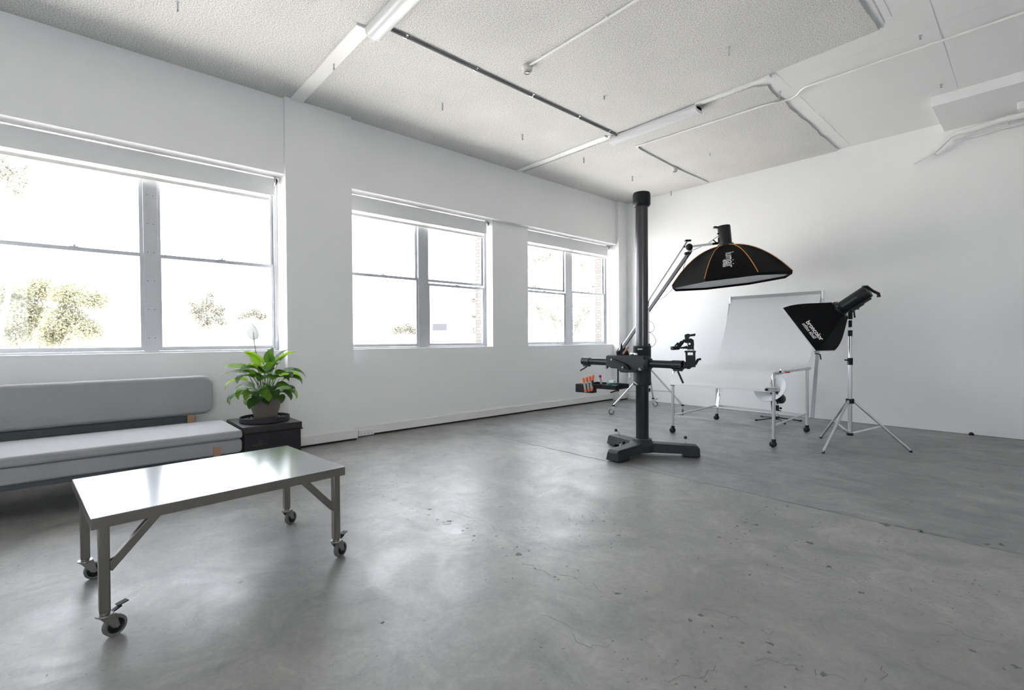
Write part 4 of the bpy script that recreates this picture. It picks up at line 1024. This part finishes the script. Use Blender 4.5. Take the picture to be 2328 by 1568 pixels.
for k in range(6): q.obox(tc+ex*(.0+.028*k)-z3*.008-ey*(.055-.01*(k % 3)), V((1, .3*(k % 2), 0)), V((-.3*(k % 2), 1, 0)), z3, .035, .012, .006)
tag(q.build('paper_scraps', 'paper', bevel=.001, weld=False), 'scatter of white scraps along the front of the hanging tray', 'paper scraps', kind='stuff')

# ------------------------------------------------------------ product shooting table
t = thing('shooting_table', 'aluminium product shooting table with a curved white acrylic sweep', 'photo table', (-2.42, 5.8, 0))
xl, xr = -2.975, -1.875; yf, yb = 5.26, 6.40; r_ = .0165
def lg(x, y, z1, x2=None):
    MB().cyl((x, y, .075), (x if x2 is None else x2, y, z1), r_, n=16).build('leg', 'alu', t)
    f = MB().lathe([(0, 0), (.02, 0), (.022, .012), (.02, .025), (0, .025)], (x, y, .06), z3, 14).build('caster', 'blackplastic', t)
    w_ = MB()
    for k in (-1, 1): w_.lathe([(0, -.011), (.020, -.011), (.031, -.004), (.031, .006), (.022, .012), (0, .012)], (x-.006, y+k*.015, .032), (0.15, 1, 0), 20)
    w_.build('wheel', 'blackplastic', f)
lg(xl, yf-.02, .60); lg(xr, yf+.02, .72); lg(xl-.06, yb+.10, .77); lg(xr-.03, yb, .77)
MB().cyl((xl, yf-.02, .205), (xl-.06, yb+.10, .20), .011, n=12).build('side_rail', 'alu', t)
MB().cyl((xr, yf+.02, .222), (xr-.03, yb, .225), .011, n=12).build('side_rail', 'alu', t)
MB().bar((xl, yf-.02, .195), (xr, yf+.02, .195), .008, .028).build('cross_rail', 'alu', t, bevel=.001)
MB().bar((xl-.06, yb+.10, .20), (xr-.03, yb, .20), .008, .028).build('cross_rail', 'alu', t, bevel=.001)
for x in (xl, xr):
    pts = [(x, yf, .56), (x, yf, .69)] + [(x, yf+.07-.07*math.cos(a), .69+.07*math.sin(a)) for a in (PI/8, PI/4, 3*PI/8)] + [(x, yf+.07, .758), (x, yf+.5, .757), (x, yb, .757)]
    MB().tube(pts, .0145, 12).build('bent_rail', 'alu', t)
MB().cyl((xr-.01, yf+.06, .748), (xr-.01, yf+.28, .748), .013, n=12).build('clamp_tube', 'alu', t)
# leaning back posts and top bar
yt = 6.86; zt_ = 1.645
for x, x2 in ((xl-.03, -3.00), (xr+.012, -1.875)):
    MB().bar((x, yb+.04, .17), (x2, yt, zt_), .014, .042, upv=(1, 0, 0)).build('back_post', 'alu', t, bevel=.002)
MB().bar((-1.862, yb+.14, .95), (-1.862, yb+.15, .955), .02, .02).bar((-1.855, yb+.10, .93), (-1.80, yb+.10, .92), .012, .012).bar((-1.80, yb+.10, .92), (-1.785, yb+.08, .86), .012, .012).build('clamp_lever', 'blackplastic', t, bevel=.002)
MB().box(-3.01, -1.862, yt-.012, yt+.020, zt_-.005, zt_+.052).build('top_bar', 'silverdark', t, bevel=.003)
MB().box(-2.99, -1.885, yt-.016, yt-.010, zt_-.048, zt_-.036).build('sheet_clamp', 'silverdark', t, bevel=.001)
MB().box(-3.013, -2.993, yt-.02, yt+.02, zt_-.05, zt_+.053).box(-1.88, -1.858, yt-.02, yt+.02, zt_-.05, zt_+.053).build('end_plate', 'alu', t, bevel=.002)
ctrl = [(5.205, .585), (5.210, .62), (5.225, .665), (5.255, .71), (5.30, .745), (5.37, .768), (5.5, .777), (5.8, .779), (6.05, .780), (6.2, .787), (6.33, .812), (6.42, .86), (6.49, .94), (6.55, 1.05), (6.64, 1.24), (6.75, 1.46), (6.845, 1.655)]
ctrl = [(p.y, p.z) for p in smooth_path([(0, y, z) for y, z in ctrl], 4)]
vs = []; K = 14
for (y, z) in ctrl:
    for k in range(K+1):
        vs.append((-2.985+1.098*k/K, y, z))
n0 = len(vs); nrm = []
for i in range(len(ctrl)):
    a, b = ctrl[max(0, i-1)], ctrl[min(len(ctrl)-1, i+1)]; dy, dz = b[0]-a[0], b[1]-a[1]; L_ = math.hypot(dy, dz); nrm.append((dz/L_, -dy/L_))
for i, (y, z) in enumerate(ctrl):
    for k in range(K+1): vs.append((-2.985+1.098*k/K, y+nrm[i][0]*.003, z+nrm[i][1]*.003))
fs = []; R1 = K+1
for i in range(len(ctrl)-1):
    for k in range(K):
        a = i*R1+k; fs.append((a, a+1, a+R1+1, a+R1)); fs.append((n0+a, n0+a+R1, n0+a+R1+1, n0+a+1))
    fs.append((i*R1, (i+1)*R1, n0+(i+1)*R1, n0+i*R1)); fs.append((i*R1+K, n0+i*R1+K, n0+(i+1)*R1+K, (i+1)*R1+K))
for k in range(K): fs.append((k, n0+k, n0+k+1, k+1)); e = (len(ctrl)-1)*R1; fs.append((e+k, e+k+1, n0+e+k+1, n0+e+k))
MB().add(vs, fs).build('acrylic_sweep', 'plexi', t, ang=60)
MB().box(-2.985, -1.888, 5.197, 5.212, .570, .594).build('front_edge_strip', 'trimwhite', t, bevel=.002)
q = MB().cyl((-1.92, 5.20, .585), (-1.80, 5.22, .59), .011, n=10).cyl((-1.92, 5.20, .61), (-1.83, 5.22, .612), .009, n=10); q.build('edge_bracket', 'alu', t)
MB().cyl((-2.99, 5.215, .570), (-2.94, 5.21, .568), .008, n=8).cyl((-1.925, 5.19, .592), (-1.90, 5.195, .592), .011, n=10).build('end_plug', 'blackplastic', t)
MB().bar((xl+.02, yb+.02, .60), (xl-.03, yb+.10, .25), .010, .010).build('strut', 'alu', t)
cd = (V((-1.80, 5.35, .79))-V((0, 0, EYE))).dot(fw)
t = thing('spring_clamp', 'spring clamp with a red grip on the right rail of the shooting table', 'clamp', at(1775, 848, cd))
MB().tube([at(1758, 847.5, cd), at(1768, 846.5, cd), at(1784, 847, cd)], [.003, .006, .007], 10).tube([at(1773, 846, cd), at(1775, 839, cd)], .004, 8).tube([at(1778, 846, cd), at(1783, 841, cd)], .004, 8).build('clamp_jaw', 'chrome', t)
MB().tube([at(1784, 846.3, cd), at(1795, 845.8, cd)], .0075, 12).build('grip', 'red', t)
MB().ball(at(1774, 844.5, cd-.01), .011).build('pivot', 'blackplastic', t)

# ------------------------------------------------------------ beauty dish on floor stand behind the table
BC = V((-2.44, 7.0, 0)); bd = 6.55
t = thing('floor_light', 'white dish reflector flash on a low black stand behind the shooting table', 'studio light', BC)
MB().cyl(BC+z3*.03, BC+z3*.23, .012, n=14).build('stand_column', 'alu', t)
MB().cyl(BC+z3*.02, BC+z3*.06, .024, n=16).build('stand_hub', 'blackplastic', t)
for e in ((-2.62, 6.80), (-2.69, 7.16), (-2.22, 7.15), (-2.28, 6.78)):
    MB().tube([BC+z3*.045, V((e[0], e[1], .012))], .007, 8).cyl(V((e[0], e[1], .012)), V((e[0], e[1], .012))+(V((e[0], e[1], 0))-BC).normalized()*.03, .011, n=10).build('leg', 'blackmetal', t)
MB().cyl(BC+z3*.11, BC+z3*.21, .020, n=16).bar(BC+z3*.15, BC+z3*.12+vrr*.06, .012, .016).bar(BC+z3*.17, BC+z3*.17+vrr*.04, .010, .010).ball(BC+z3*.17+vrr*.045, .015).build('stand_clamp', 'blackplastic', t)
dc = at(1750, 880, bd); qD = (dc-V((0, 0, EYE))).normalized(); qR = qD.cross(z3).normalized(); qU = qR.cross(qD); axd = (qR*-.36 + qU*.43 - qD*.80).normalized()
MB().lathe([(.045, -.13), (.07, -.10), (.13, -.05), (.18, -.015), (.207, 0), (.210, .003), (.212, -.002), (.184, -.022), (.134, -.058), (.074, -.108), (.045, -.135)], dc, axd, 48).build('dish_reflector', 'dishwhite', t)
MB().lathe([(0, -.03), (.06, -.035), (.063, -.03), (.05, -.022), (0, -.018)], dc, axd, 28).build('centre_disc', 'dishwhite', t)
q = MB(); xx, yy = q.ring_frame(axd)
for a in (0.4, 2.5, 4.6): q.tube([dc+axd*-.03+(xx*math.cos(a)+yy*math.sin(a))*.05, dc+axd*-.045+(xx*math.cos(a)+yy*math.sin(a))*.14], .0025, 6)
q.build('disc_spoke', 'blackmetal', t)
hb = dc - axd*.125
MB().lathe([(0, 0), (.06, 0), (.070, -.02), (.070, -.24), (.05, -.28), (0, -.28)], hb, axd, 10).build('flash_head', 'blackplastic', t)
MB().bar(hb-axd*.13, BC+z3*.30+V((0, 0, 0)), .02, .02).bar(BC+z3*.22, BC+z3*.40, .018, .012).build('head_yoke', 'blackmetal', t, bevel=.002)
MB().bar(at(1754.5, 906, bd), at(1757, 932, bd), .012, .03).build('umbrella_lever', 'blackplastic', t, bevel=.002)

# ------------------------------------------------------------ boom stand with big octagonal softbox
KC = V((-4.075, 6.47, 0))
t = thing('boom_stand', 'silver wheeled boom stand behind the black camera column', 'light stand', KC)
feet = [(V((-4.30, 5.86, 0)), 235), (V((-4.36, 7.06, 0)), 20), (V((-3.58, 6.62, 0)), -60)]
hubz = .645
for i, (p, yw) in enumerate(feet):
    d = (p-KC).normalized(); top = KC+d*.035+z3*hubz
    pf = V((p.x, p.y, .135)) - d*.02
    MB().cyl(top, pf, .0135, n=14).build('leg', 'alu', t)
    MB().cyl(pf+z3*.01, pf-z3*.012, .022, n=14).build('leg_socket', 'blackplastic', t)
    caster(t, V((pf.x, pf.y, .122)), math.radians(yw), .042, i == 1, wm='tyre', fork='alu', hub='alu')
    q = top.lerp(pf, .62); MB().cyl(q, KC+z3*.335, .008, n=10).build('brace', 'alu', t)
MB().cyl(KC+z3*.27, KC+z3*1.0, .0175, n=18).cyl(KC+z3*1.0, KC+z3*1.62, .015, n=18).build('stand_column', 'alu', t)
MB().cyl(KC+z3*.31, KC+z3*.36, .028, n=18).cyl(KC+z3*.62, KC+z3*.68, .034, n=18).cyl(KC+z3*.97, KC+z3*1.04, .026, n=18).build('column_collar', 'blackplastic', t)
J = at(1566, 572, 6.5); PV = at(1472, 699, 7.36); EN = at(1407, 800, 8.10)
ddn = (EN-J).normalized()
MB().bar(J-ddn*.02, EN, .022, .050, upv=rt2).build('boom_beam', 'silverpaint', t, bevel=.003)
o2 = (rt2*-1.0+up2*.75).normalized()*.085
J2 = at(1561, 549, 6.5); P2 = at(1473, 684, 7.36)
MB().bar(J2, P2+(P2-J2).normalized()*-.0, .020, .026, upv=rt2).build('parallel_rod', 'silverpaint', t, bevel=.002)
MB().bar(J-ddn*.02+rt2*.030-up2*.008, EN+rt2*.030-up2*.008, .010, .014, upv=rt2).build('black_insert', 'blackmetal', t)
MB().bar(PV+z3*.09, PV-z3*.42, .03, .03).bar(P2, PV, .03, .03).cyl(PV-fw*.04, PV+fw*.04, .035, n=18).build('boom_pivot', 'blackmetal', t, bevel=.003)
MB().obox(EN+z3*.01, ddn, rt2, ddn.cross(rt2), .10, .06, .07).build('boom_counterweight', 'blackmetal', t, bevel=.005)
jd = 6.5; HJ = lambda x, y, dz=0: at(x, y, jd+dz)
MB().lathe([(0, -.03), (.035, -.028), (.048, 0), (.035, .028), (0, .03)], HJ(1567, 562), fw, 24).ball(HJ(1567, 561), .045).build('boom_head', 'blackplastic', t)
MB().obox(HJ(1564, 547), rt2, up2, fw, .075, .022, .05).obox(HJ(1563, 576), rt2, up2, fw, .08, .03, .05).obox(HJ(1556, 561), rt2, up2, fw, .02, .02, .03).build('boom_clamp', 'blackmetal', t, bevel=.004)
MB().bar(HJ(1572, 560), HJ(1621, 554), .022, .028).build('head_arm', 'alu', t, bevel=.003)
MB().cyl(HJ(1619, 554.5), HJ(1633, 552.5), .016, n=14).bar(HJ(1621, 545), HJ(1630, 553), .012, .012).build('head_spigot', 'blackmetal', t)
for nm, pts in (('cable', [at(1475, 684, 7.3), at(1480, 680, 7.28), at(1492, 681, 7.2), at(1505, 678, 7.1), at(1520, 666, 6.9), at(1532, 653, 6.7), at(1539, 646, 6.6)]),
                ('cable', [at(1565, 578, 6.5), at(1560, 590, 6.5), at(1556, 601, 6.48), at(1553, 612, 6.48)]),
                ('cable', [at(1570, 570, 6.5), at(1586, 564, 6.48), at(1594, 560, 6.48)]), ('cable', [at(1611, 552, 6.48), at(1625, 542, 6.48), at(1636, 534, 6.48)]),
                ('cable', [at(1476, 729, 7.34), at(1484, 735, 7.34), at(1488, 744, 7.34), at(1484, 753, 7.34), at(1475, 755, 7.34)]),
                ('cable', [at(1475, 755, 7.34), at(1484, 760, 7.34), at(1491, 774, 7.34), at(1487, 784, 7.34), at(1477, 791, 7.34)])):
    MB().tube(smooth_path(pts), .0035, 7).build(nm, 'cable', t, ang=180)

# octagonal softbox
OC = at(1657, 638, 6.4); RO = .758
X0 = V((rt.x, rt.y, 0)); Y0 = V((-rt.y, rt.x, 0))
nz = (z3 + X0*-.085 + Y0*.012).normalized()
ex8 = (X0 - nz*X0.dot(nz)).normalized(); ey8 = nz.cross(ex8)
prof8 = [(.750, -.035), (.758, 0), (.655, .125), (.53, .25), (.38, .36), (.23, .43), (.10, .462), (.085, .475)]
_p = smooth_path([(r, 0, h) for r, h in prof8[1:7]], 4)
prof8 = [prof8[0]] + [(p.x, p.z) for p in _p] + [prof8[7]]
def oct_pt(a, r, h): return OC + (ex8*math.cos(a)+ey8*math.sin(a))*r + nz*h
t = thing('octagonal_softbox', 'large black octagonal softbox with orange seams hanging from the boom', 'softbox', OC)
vs = []; fs = []
def rh(v):
    x = min(max(v, 0), .9999)*(len(prof8)-1); i = min(int(x), len(prof8)-2); f = x-i
    return (prof8[i][0]*(1-f)+prof8[i+1][0]*f, prof8[i][1]*(1-f)+prof8[i+1][1]*f)
def panel_pt(k, u, v, off=0.0):
    r, h = rh(v); a0, a1 = PI/4*k, PI/4*(k+1)
    p = oct_pt(a0, r, h).lerp(oct_pt(a1, r, h), u)
    sag = -.02*math.sin(PI*u)*math.sin(PI*min(1, max(0, v)))
    mid = (ex8*math.cos((a0+a1)/2)+ey8*math.sin((a0+a1)/2))
    return p + (mid*.8+nz*.6)*(sag+off)
m = MB()
for k in range(8):
    nU, nV = 8, 21; vs = [panel_pt(k, i/nU, j/nV) for j in range(nV+1) for i in range(nU+1)]
    m.add(vs, [(j*(nU+1)+i, j*(nU+1)+i+1, (j+1)*(nU+1)+i+1, (j+1)*(nU+1)+i) for j in range(nV) for i in range(nU)])
m.build('softbox_shell', 'softblack', t, ang=25)
for k in range(8):
    MB().tube([oct_pt(PI/4*k, prof8[i][0]+.003, prof8[i][1]+.003) for i in range(1, len(prof8))], .0042, 6).build('orange_seam', 'orange_piping', t, ang=180)
m = MB(); m.add([oct_pt(PI/4*k, .742, -.004) for k in range(8)] , [tuple(range(8))]); m.build('diffuser', 'diffuser', t, smooth=False)
MB().lathe([(.087, .455), (.10, .46), (.10, .485), (.075, .49), (.075, .47)], OC, nz, 32).build('speed_ring', 'blackmetal', t)
hc = OC + nz*.48
t.location = OC
hd = MB().lathe([(0, 0), (.078, 0), (.079, .01), (.079, .235), (.074, .25), (0, .252)], hc, nz, 36).build('flash_head', 'blackplastic', t)
hf = -(V((hc.x, hc.y, 0)).normalized()); hs = V((-hf.y, hf.x, 0))
MB().bar(hc+nz*.225+X0*-.07, hc+nz*.232+X0*-.135, .045, .022).build('carry_handle', 'blackplastic', hd, bevel=.003)
MB().ball(hc+nz*.145+X0*-.085, .013).bar(hc+nz*.03+X0*-.088, hc+nz*.09+X0*-.088, .012, .012).build('control_knob', 'blackplastic', hd)
# print on the panel facing the camera (panel between 225 and 270+ degrees)
kp = min(range(8), key=lambda k: (oct_pt(PI/4*(k+.5), .7, 0)-V((0, 0, EYE))).length)
def oct_print(cu, cv, su, sv):
    # text x runs down the panel (v decreasing), text y runs toward +u
    def fn(x, y, mx): return panel_pt(kp, cu + y*su, cv - x*sv, .006)
    return fn
def on_panel(u0, v0, hgt_m, len_m, text, italic=0, bold=0, mt='print', flip=1):
    L_tot = .93
    def fn(x, y, mx):
        v = v0 - (x/mx)*len_m/L_tot
        r, _ = rh(v); side = 2*r*math.sin(PI/8)
        return panel_pt(kp, u0 + flip*y*hgt_m/side, v, .007)
    return lettering(text, fn, 'printed_lettering', t, mt, 1.0, italic, bold)
on_panel(.43, .535, .135, .300, 'lumiair', bold=.004)
on_panel(.35, .385, .050, .145, '+BOWENS', bold=.02)

# ------------------------------------------------------------ square softbox on a silver stand
SC = V((-1.345, 5.82, 0))
t = thing('light_stand', 'silver tripod light stand holding the square softbox', 'light stand', SC)
ft = [V((-1.69, 6.13, 0)), V((-1.455, 5.35, 0)), V((-.885, 6.0, 0))]
for p in ft:
    d = (p-SC).normalized(); top = SC+d*.03+z3*.475
    MB().cyl(top, V((p.x, p.y, .008)), .0125, n=14).build('leg', 'alu', t)
    MB().cyl(V((p.x, p.y, .018))-d*.01, V((p.x, p.y, .002)), .014, n=12).build('foot_tip', 'blackplastic', t)
    q = top.lerp(p, .50); MB().bar(q, SC+z3*.145, .010, .016).build('brace', 'alu', t, bevel=.001)
MB().cyl(SC+z3*.13, SC+z3*.87, .0185, n=20).cyl(SC+z3*.87, SC+z3*1.16, .0150, n=18).cyl(SC+z3*1.16, SC+z3*1.40, .0095, n=14).build('stand_column', 'alu', t)
MB().cyl(SC+z3*.125, SC+z3*.15, .030, n=14).cyl(SC+z3*.45, SC+z3*.495, .036, n=18).cyl(SC+z3*.84, SC+z3*.91, .024, n=16).cyl(SC+z3*1.13, SC+z3*1.19, .020, n=16).cyl(SC+z3*1.22, SC+z3*1.29, .016, n=16).build('column_collar', 'blackplastic', t)
sx_ = V((rt.x, rt.y, 0))
MB().bar(SC+z3*.885, SC+z3*.89-sx_*.055, .02, .014).build('collar_knob', 'blackplastic', t, bevel=.002)
MB().cyl(SC+z3*1.30, SC+z3*1.42, .020, n=14).obox(SC+z3*1.405, sx_, fw, z3, .05, .05, .07).bar(SC+z3*1.40+sx_*.035, SC+z3*1.315+sx_*.045, .014, .014).build('head_mount', 'blackplastic', t, bevel=.003)
SD = (SC-V((0, 0, 0))).dot(V((fw.x, fw.y, 0)))
S = .52
cA, cB, cC = at(1780, 700, 4.876), at(1855, 797, 4.648), at(1898, 796, 4.978)
e1 = (cB-cA).normalized(); e2 = (cC-cB); e2 = (e2 - e1*e2.dot(e1)).normalized()
nn = e1.cross(e2).normalized()
if nn.dot(rt2) > 0: nn = -nn
t = thing('square_softbox', 'black square softbox with white lettering on the silver stand at the right', 'softbox', SC+z3*1.3)
cB = cA+e1*S; cC = cB+e2*S; cD = cA+e2*S
FCn = (cA+cC)/2
ringc = FCn - nn*.325; rs = .085
ring = [ringc - e1*rs - e2*rs, ringc + e1*rs - e2*rs, ringc + e1*rs + e2*rs, ringc - e1*rs + e2*rs]
front = [cA, cB, cC, cD]
def sbp(k, u, v):
    a = front[k].lerp(front[(k+1) % 4], u); b = ring[k].lerp(ring[(k+1) % 4], u)
    p = a.lerp(b, v); cen = FCn.lerp(ringc, v); out = (p-cen); out = out - nn*out.dot(nn)
    bulge = 1 + .11*math.sin(PI*v**.9)
    return cen + out*bulge
m = MB()
for k in range(4):
    nU, nV = 8, 12
    m.add([sbp(k, i/nU, j/nV) for j in range(nV+1) for i in range(nU+1)], [(j*(nU+1)+i, j*(nU+1)+i+1, (j+1)*(nU+1)+i+1, (j+1)*(nU+1)+i) for j in range(nV) for i in range(nU)])
m.build('softbox_shell', 'softblack', t, ang=25)
MB().prism([0, 1, 2, 3], lambda i: FCn+(front[i]-FCn)*1.0+nn*.014, lambda i: FCn+(front[i]-FCn)*1.0+nn*.001).build('diffuser', 'diffuser', t, smooth=False)
MB().lathe([(.062, .004), (.088, .004), (.088, -.014), (.062, -.014), (.062, .004)], ringc, nn, 32).build('speed_ring', 'blackmetal', t)
q = MB()
for a in (.3, 1.9, 3.4, 5.0):
    x_, y_ = q.ring_frame(nn); q.cyl(ringc+(x_*math.cos(a)+y_*math.sin(a))*.078, ringc-nn*.028+(x_*math.cos(a)+y_*math.sin(a))*.082, .007, n=10)
q.build('ring_latch', 'chrome', t)
hb = ringc - nn*.015
hd = MB().lathe([(0, 0), (.060, 0), (.062, -.01), (.062, -.255), (.060, -.268), (.052, -.270), (.048, -.260), (0, -.260)], hb, nn, 40).build('flash_head', 'blackplastic', t)
MB().lathe([(0, -.261), (.044, -.262), (.044, -.266), (0, -.266)], hb, nn, 24).build('control_panel', 'sofa_frame', hd)
dn = (-up2 - nn*(-up2).dot(nn)).normalized()
MB().tube([hb-nn*.255-dn*.062, hb-nn*.285-dn*.04, hb-nn*.295+dn*.02, hb-nn*.315+dn*.07, hb-nn*.300+dn*.098], [.012, .013, .013, .014, .016], 10).build('carry_handle', 'blackplastic', hd)
MB().obox(hb-nn*.12+dn*.070, nn, dn, nn.cross(dn), .10, .026, .045).obox(hb-nn*.205+dn*.064, nn, dn, nn.cross(dn), .085, .026, .03).build('mount_shoe', 'blackplastic', hd, bevel=.003)
MB().bar(hb-nn*.11+dn*.078, SC+z3*1.42, .03, .03).build('tilt_bracket', 'blackmetal', hd, bevel=.002)
sidev = nn.cross(dn).normalized()
if sidev.dot(fw) > 0: sidev = -sidev
def on_head(x, y, mx):
    a = x/mx*.15; b = (y-.3)*.030; ang_ = b/.0625
    ax2 = (sidev*math.cos(ang_) - dn*math.sin(ang_))
    return hb - nn*(.03+a) + ax2*.0628
lettering('broncolor', on_head, 'moulded_lettering', hd, 'print_dim', 1.0, 0, .01)
mdir = (ring[0]+ring[1])/2 - (cA+cB)/2; mdir = (mdir - e1*mdir.dot(e1)); Lm = mdir.length; mdir.normalize()
def side_print(a0, b0, ln, hg, text, italic, bold):
    """a runs along the front edge, b up the panel; the print follows the cloth"""
    def fn(x, y, mx):
        a, b = a0 + x/mx*ln, b0 + y*hg
        u, v = a/S, b/Lm
        for _ in range(8):
            p = sbp(0, u, v); u += (a-(p-cA).dot(e1))/S; v += (b-(p-cA).dot(mdir))/Lm
        return sbp(0, u, v) - e2*.005
    lettering(text, fn, 'printed_lettering', t, 'print', 1.0, italic, bold)
side_print(.235, .082, .225, .056, 'broncolor', 0, .022)
side_print(.232, .046, .185, .044, 'softbox 60x60', .3, .004)
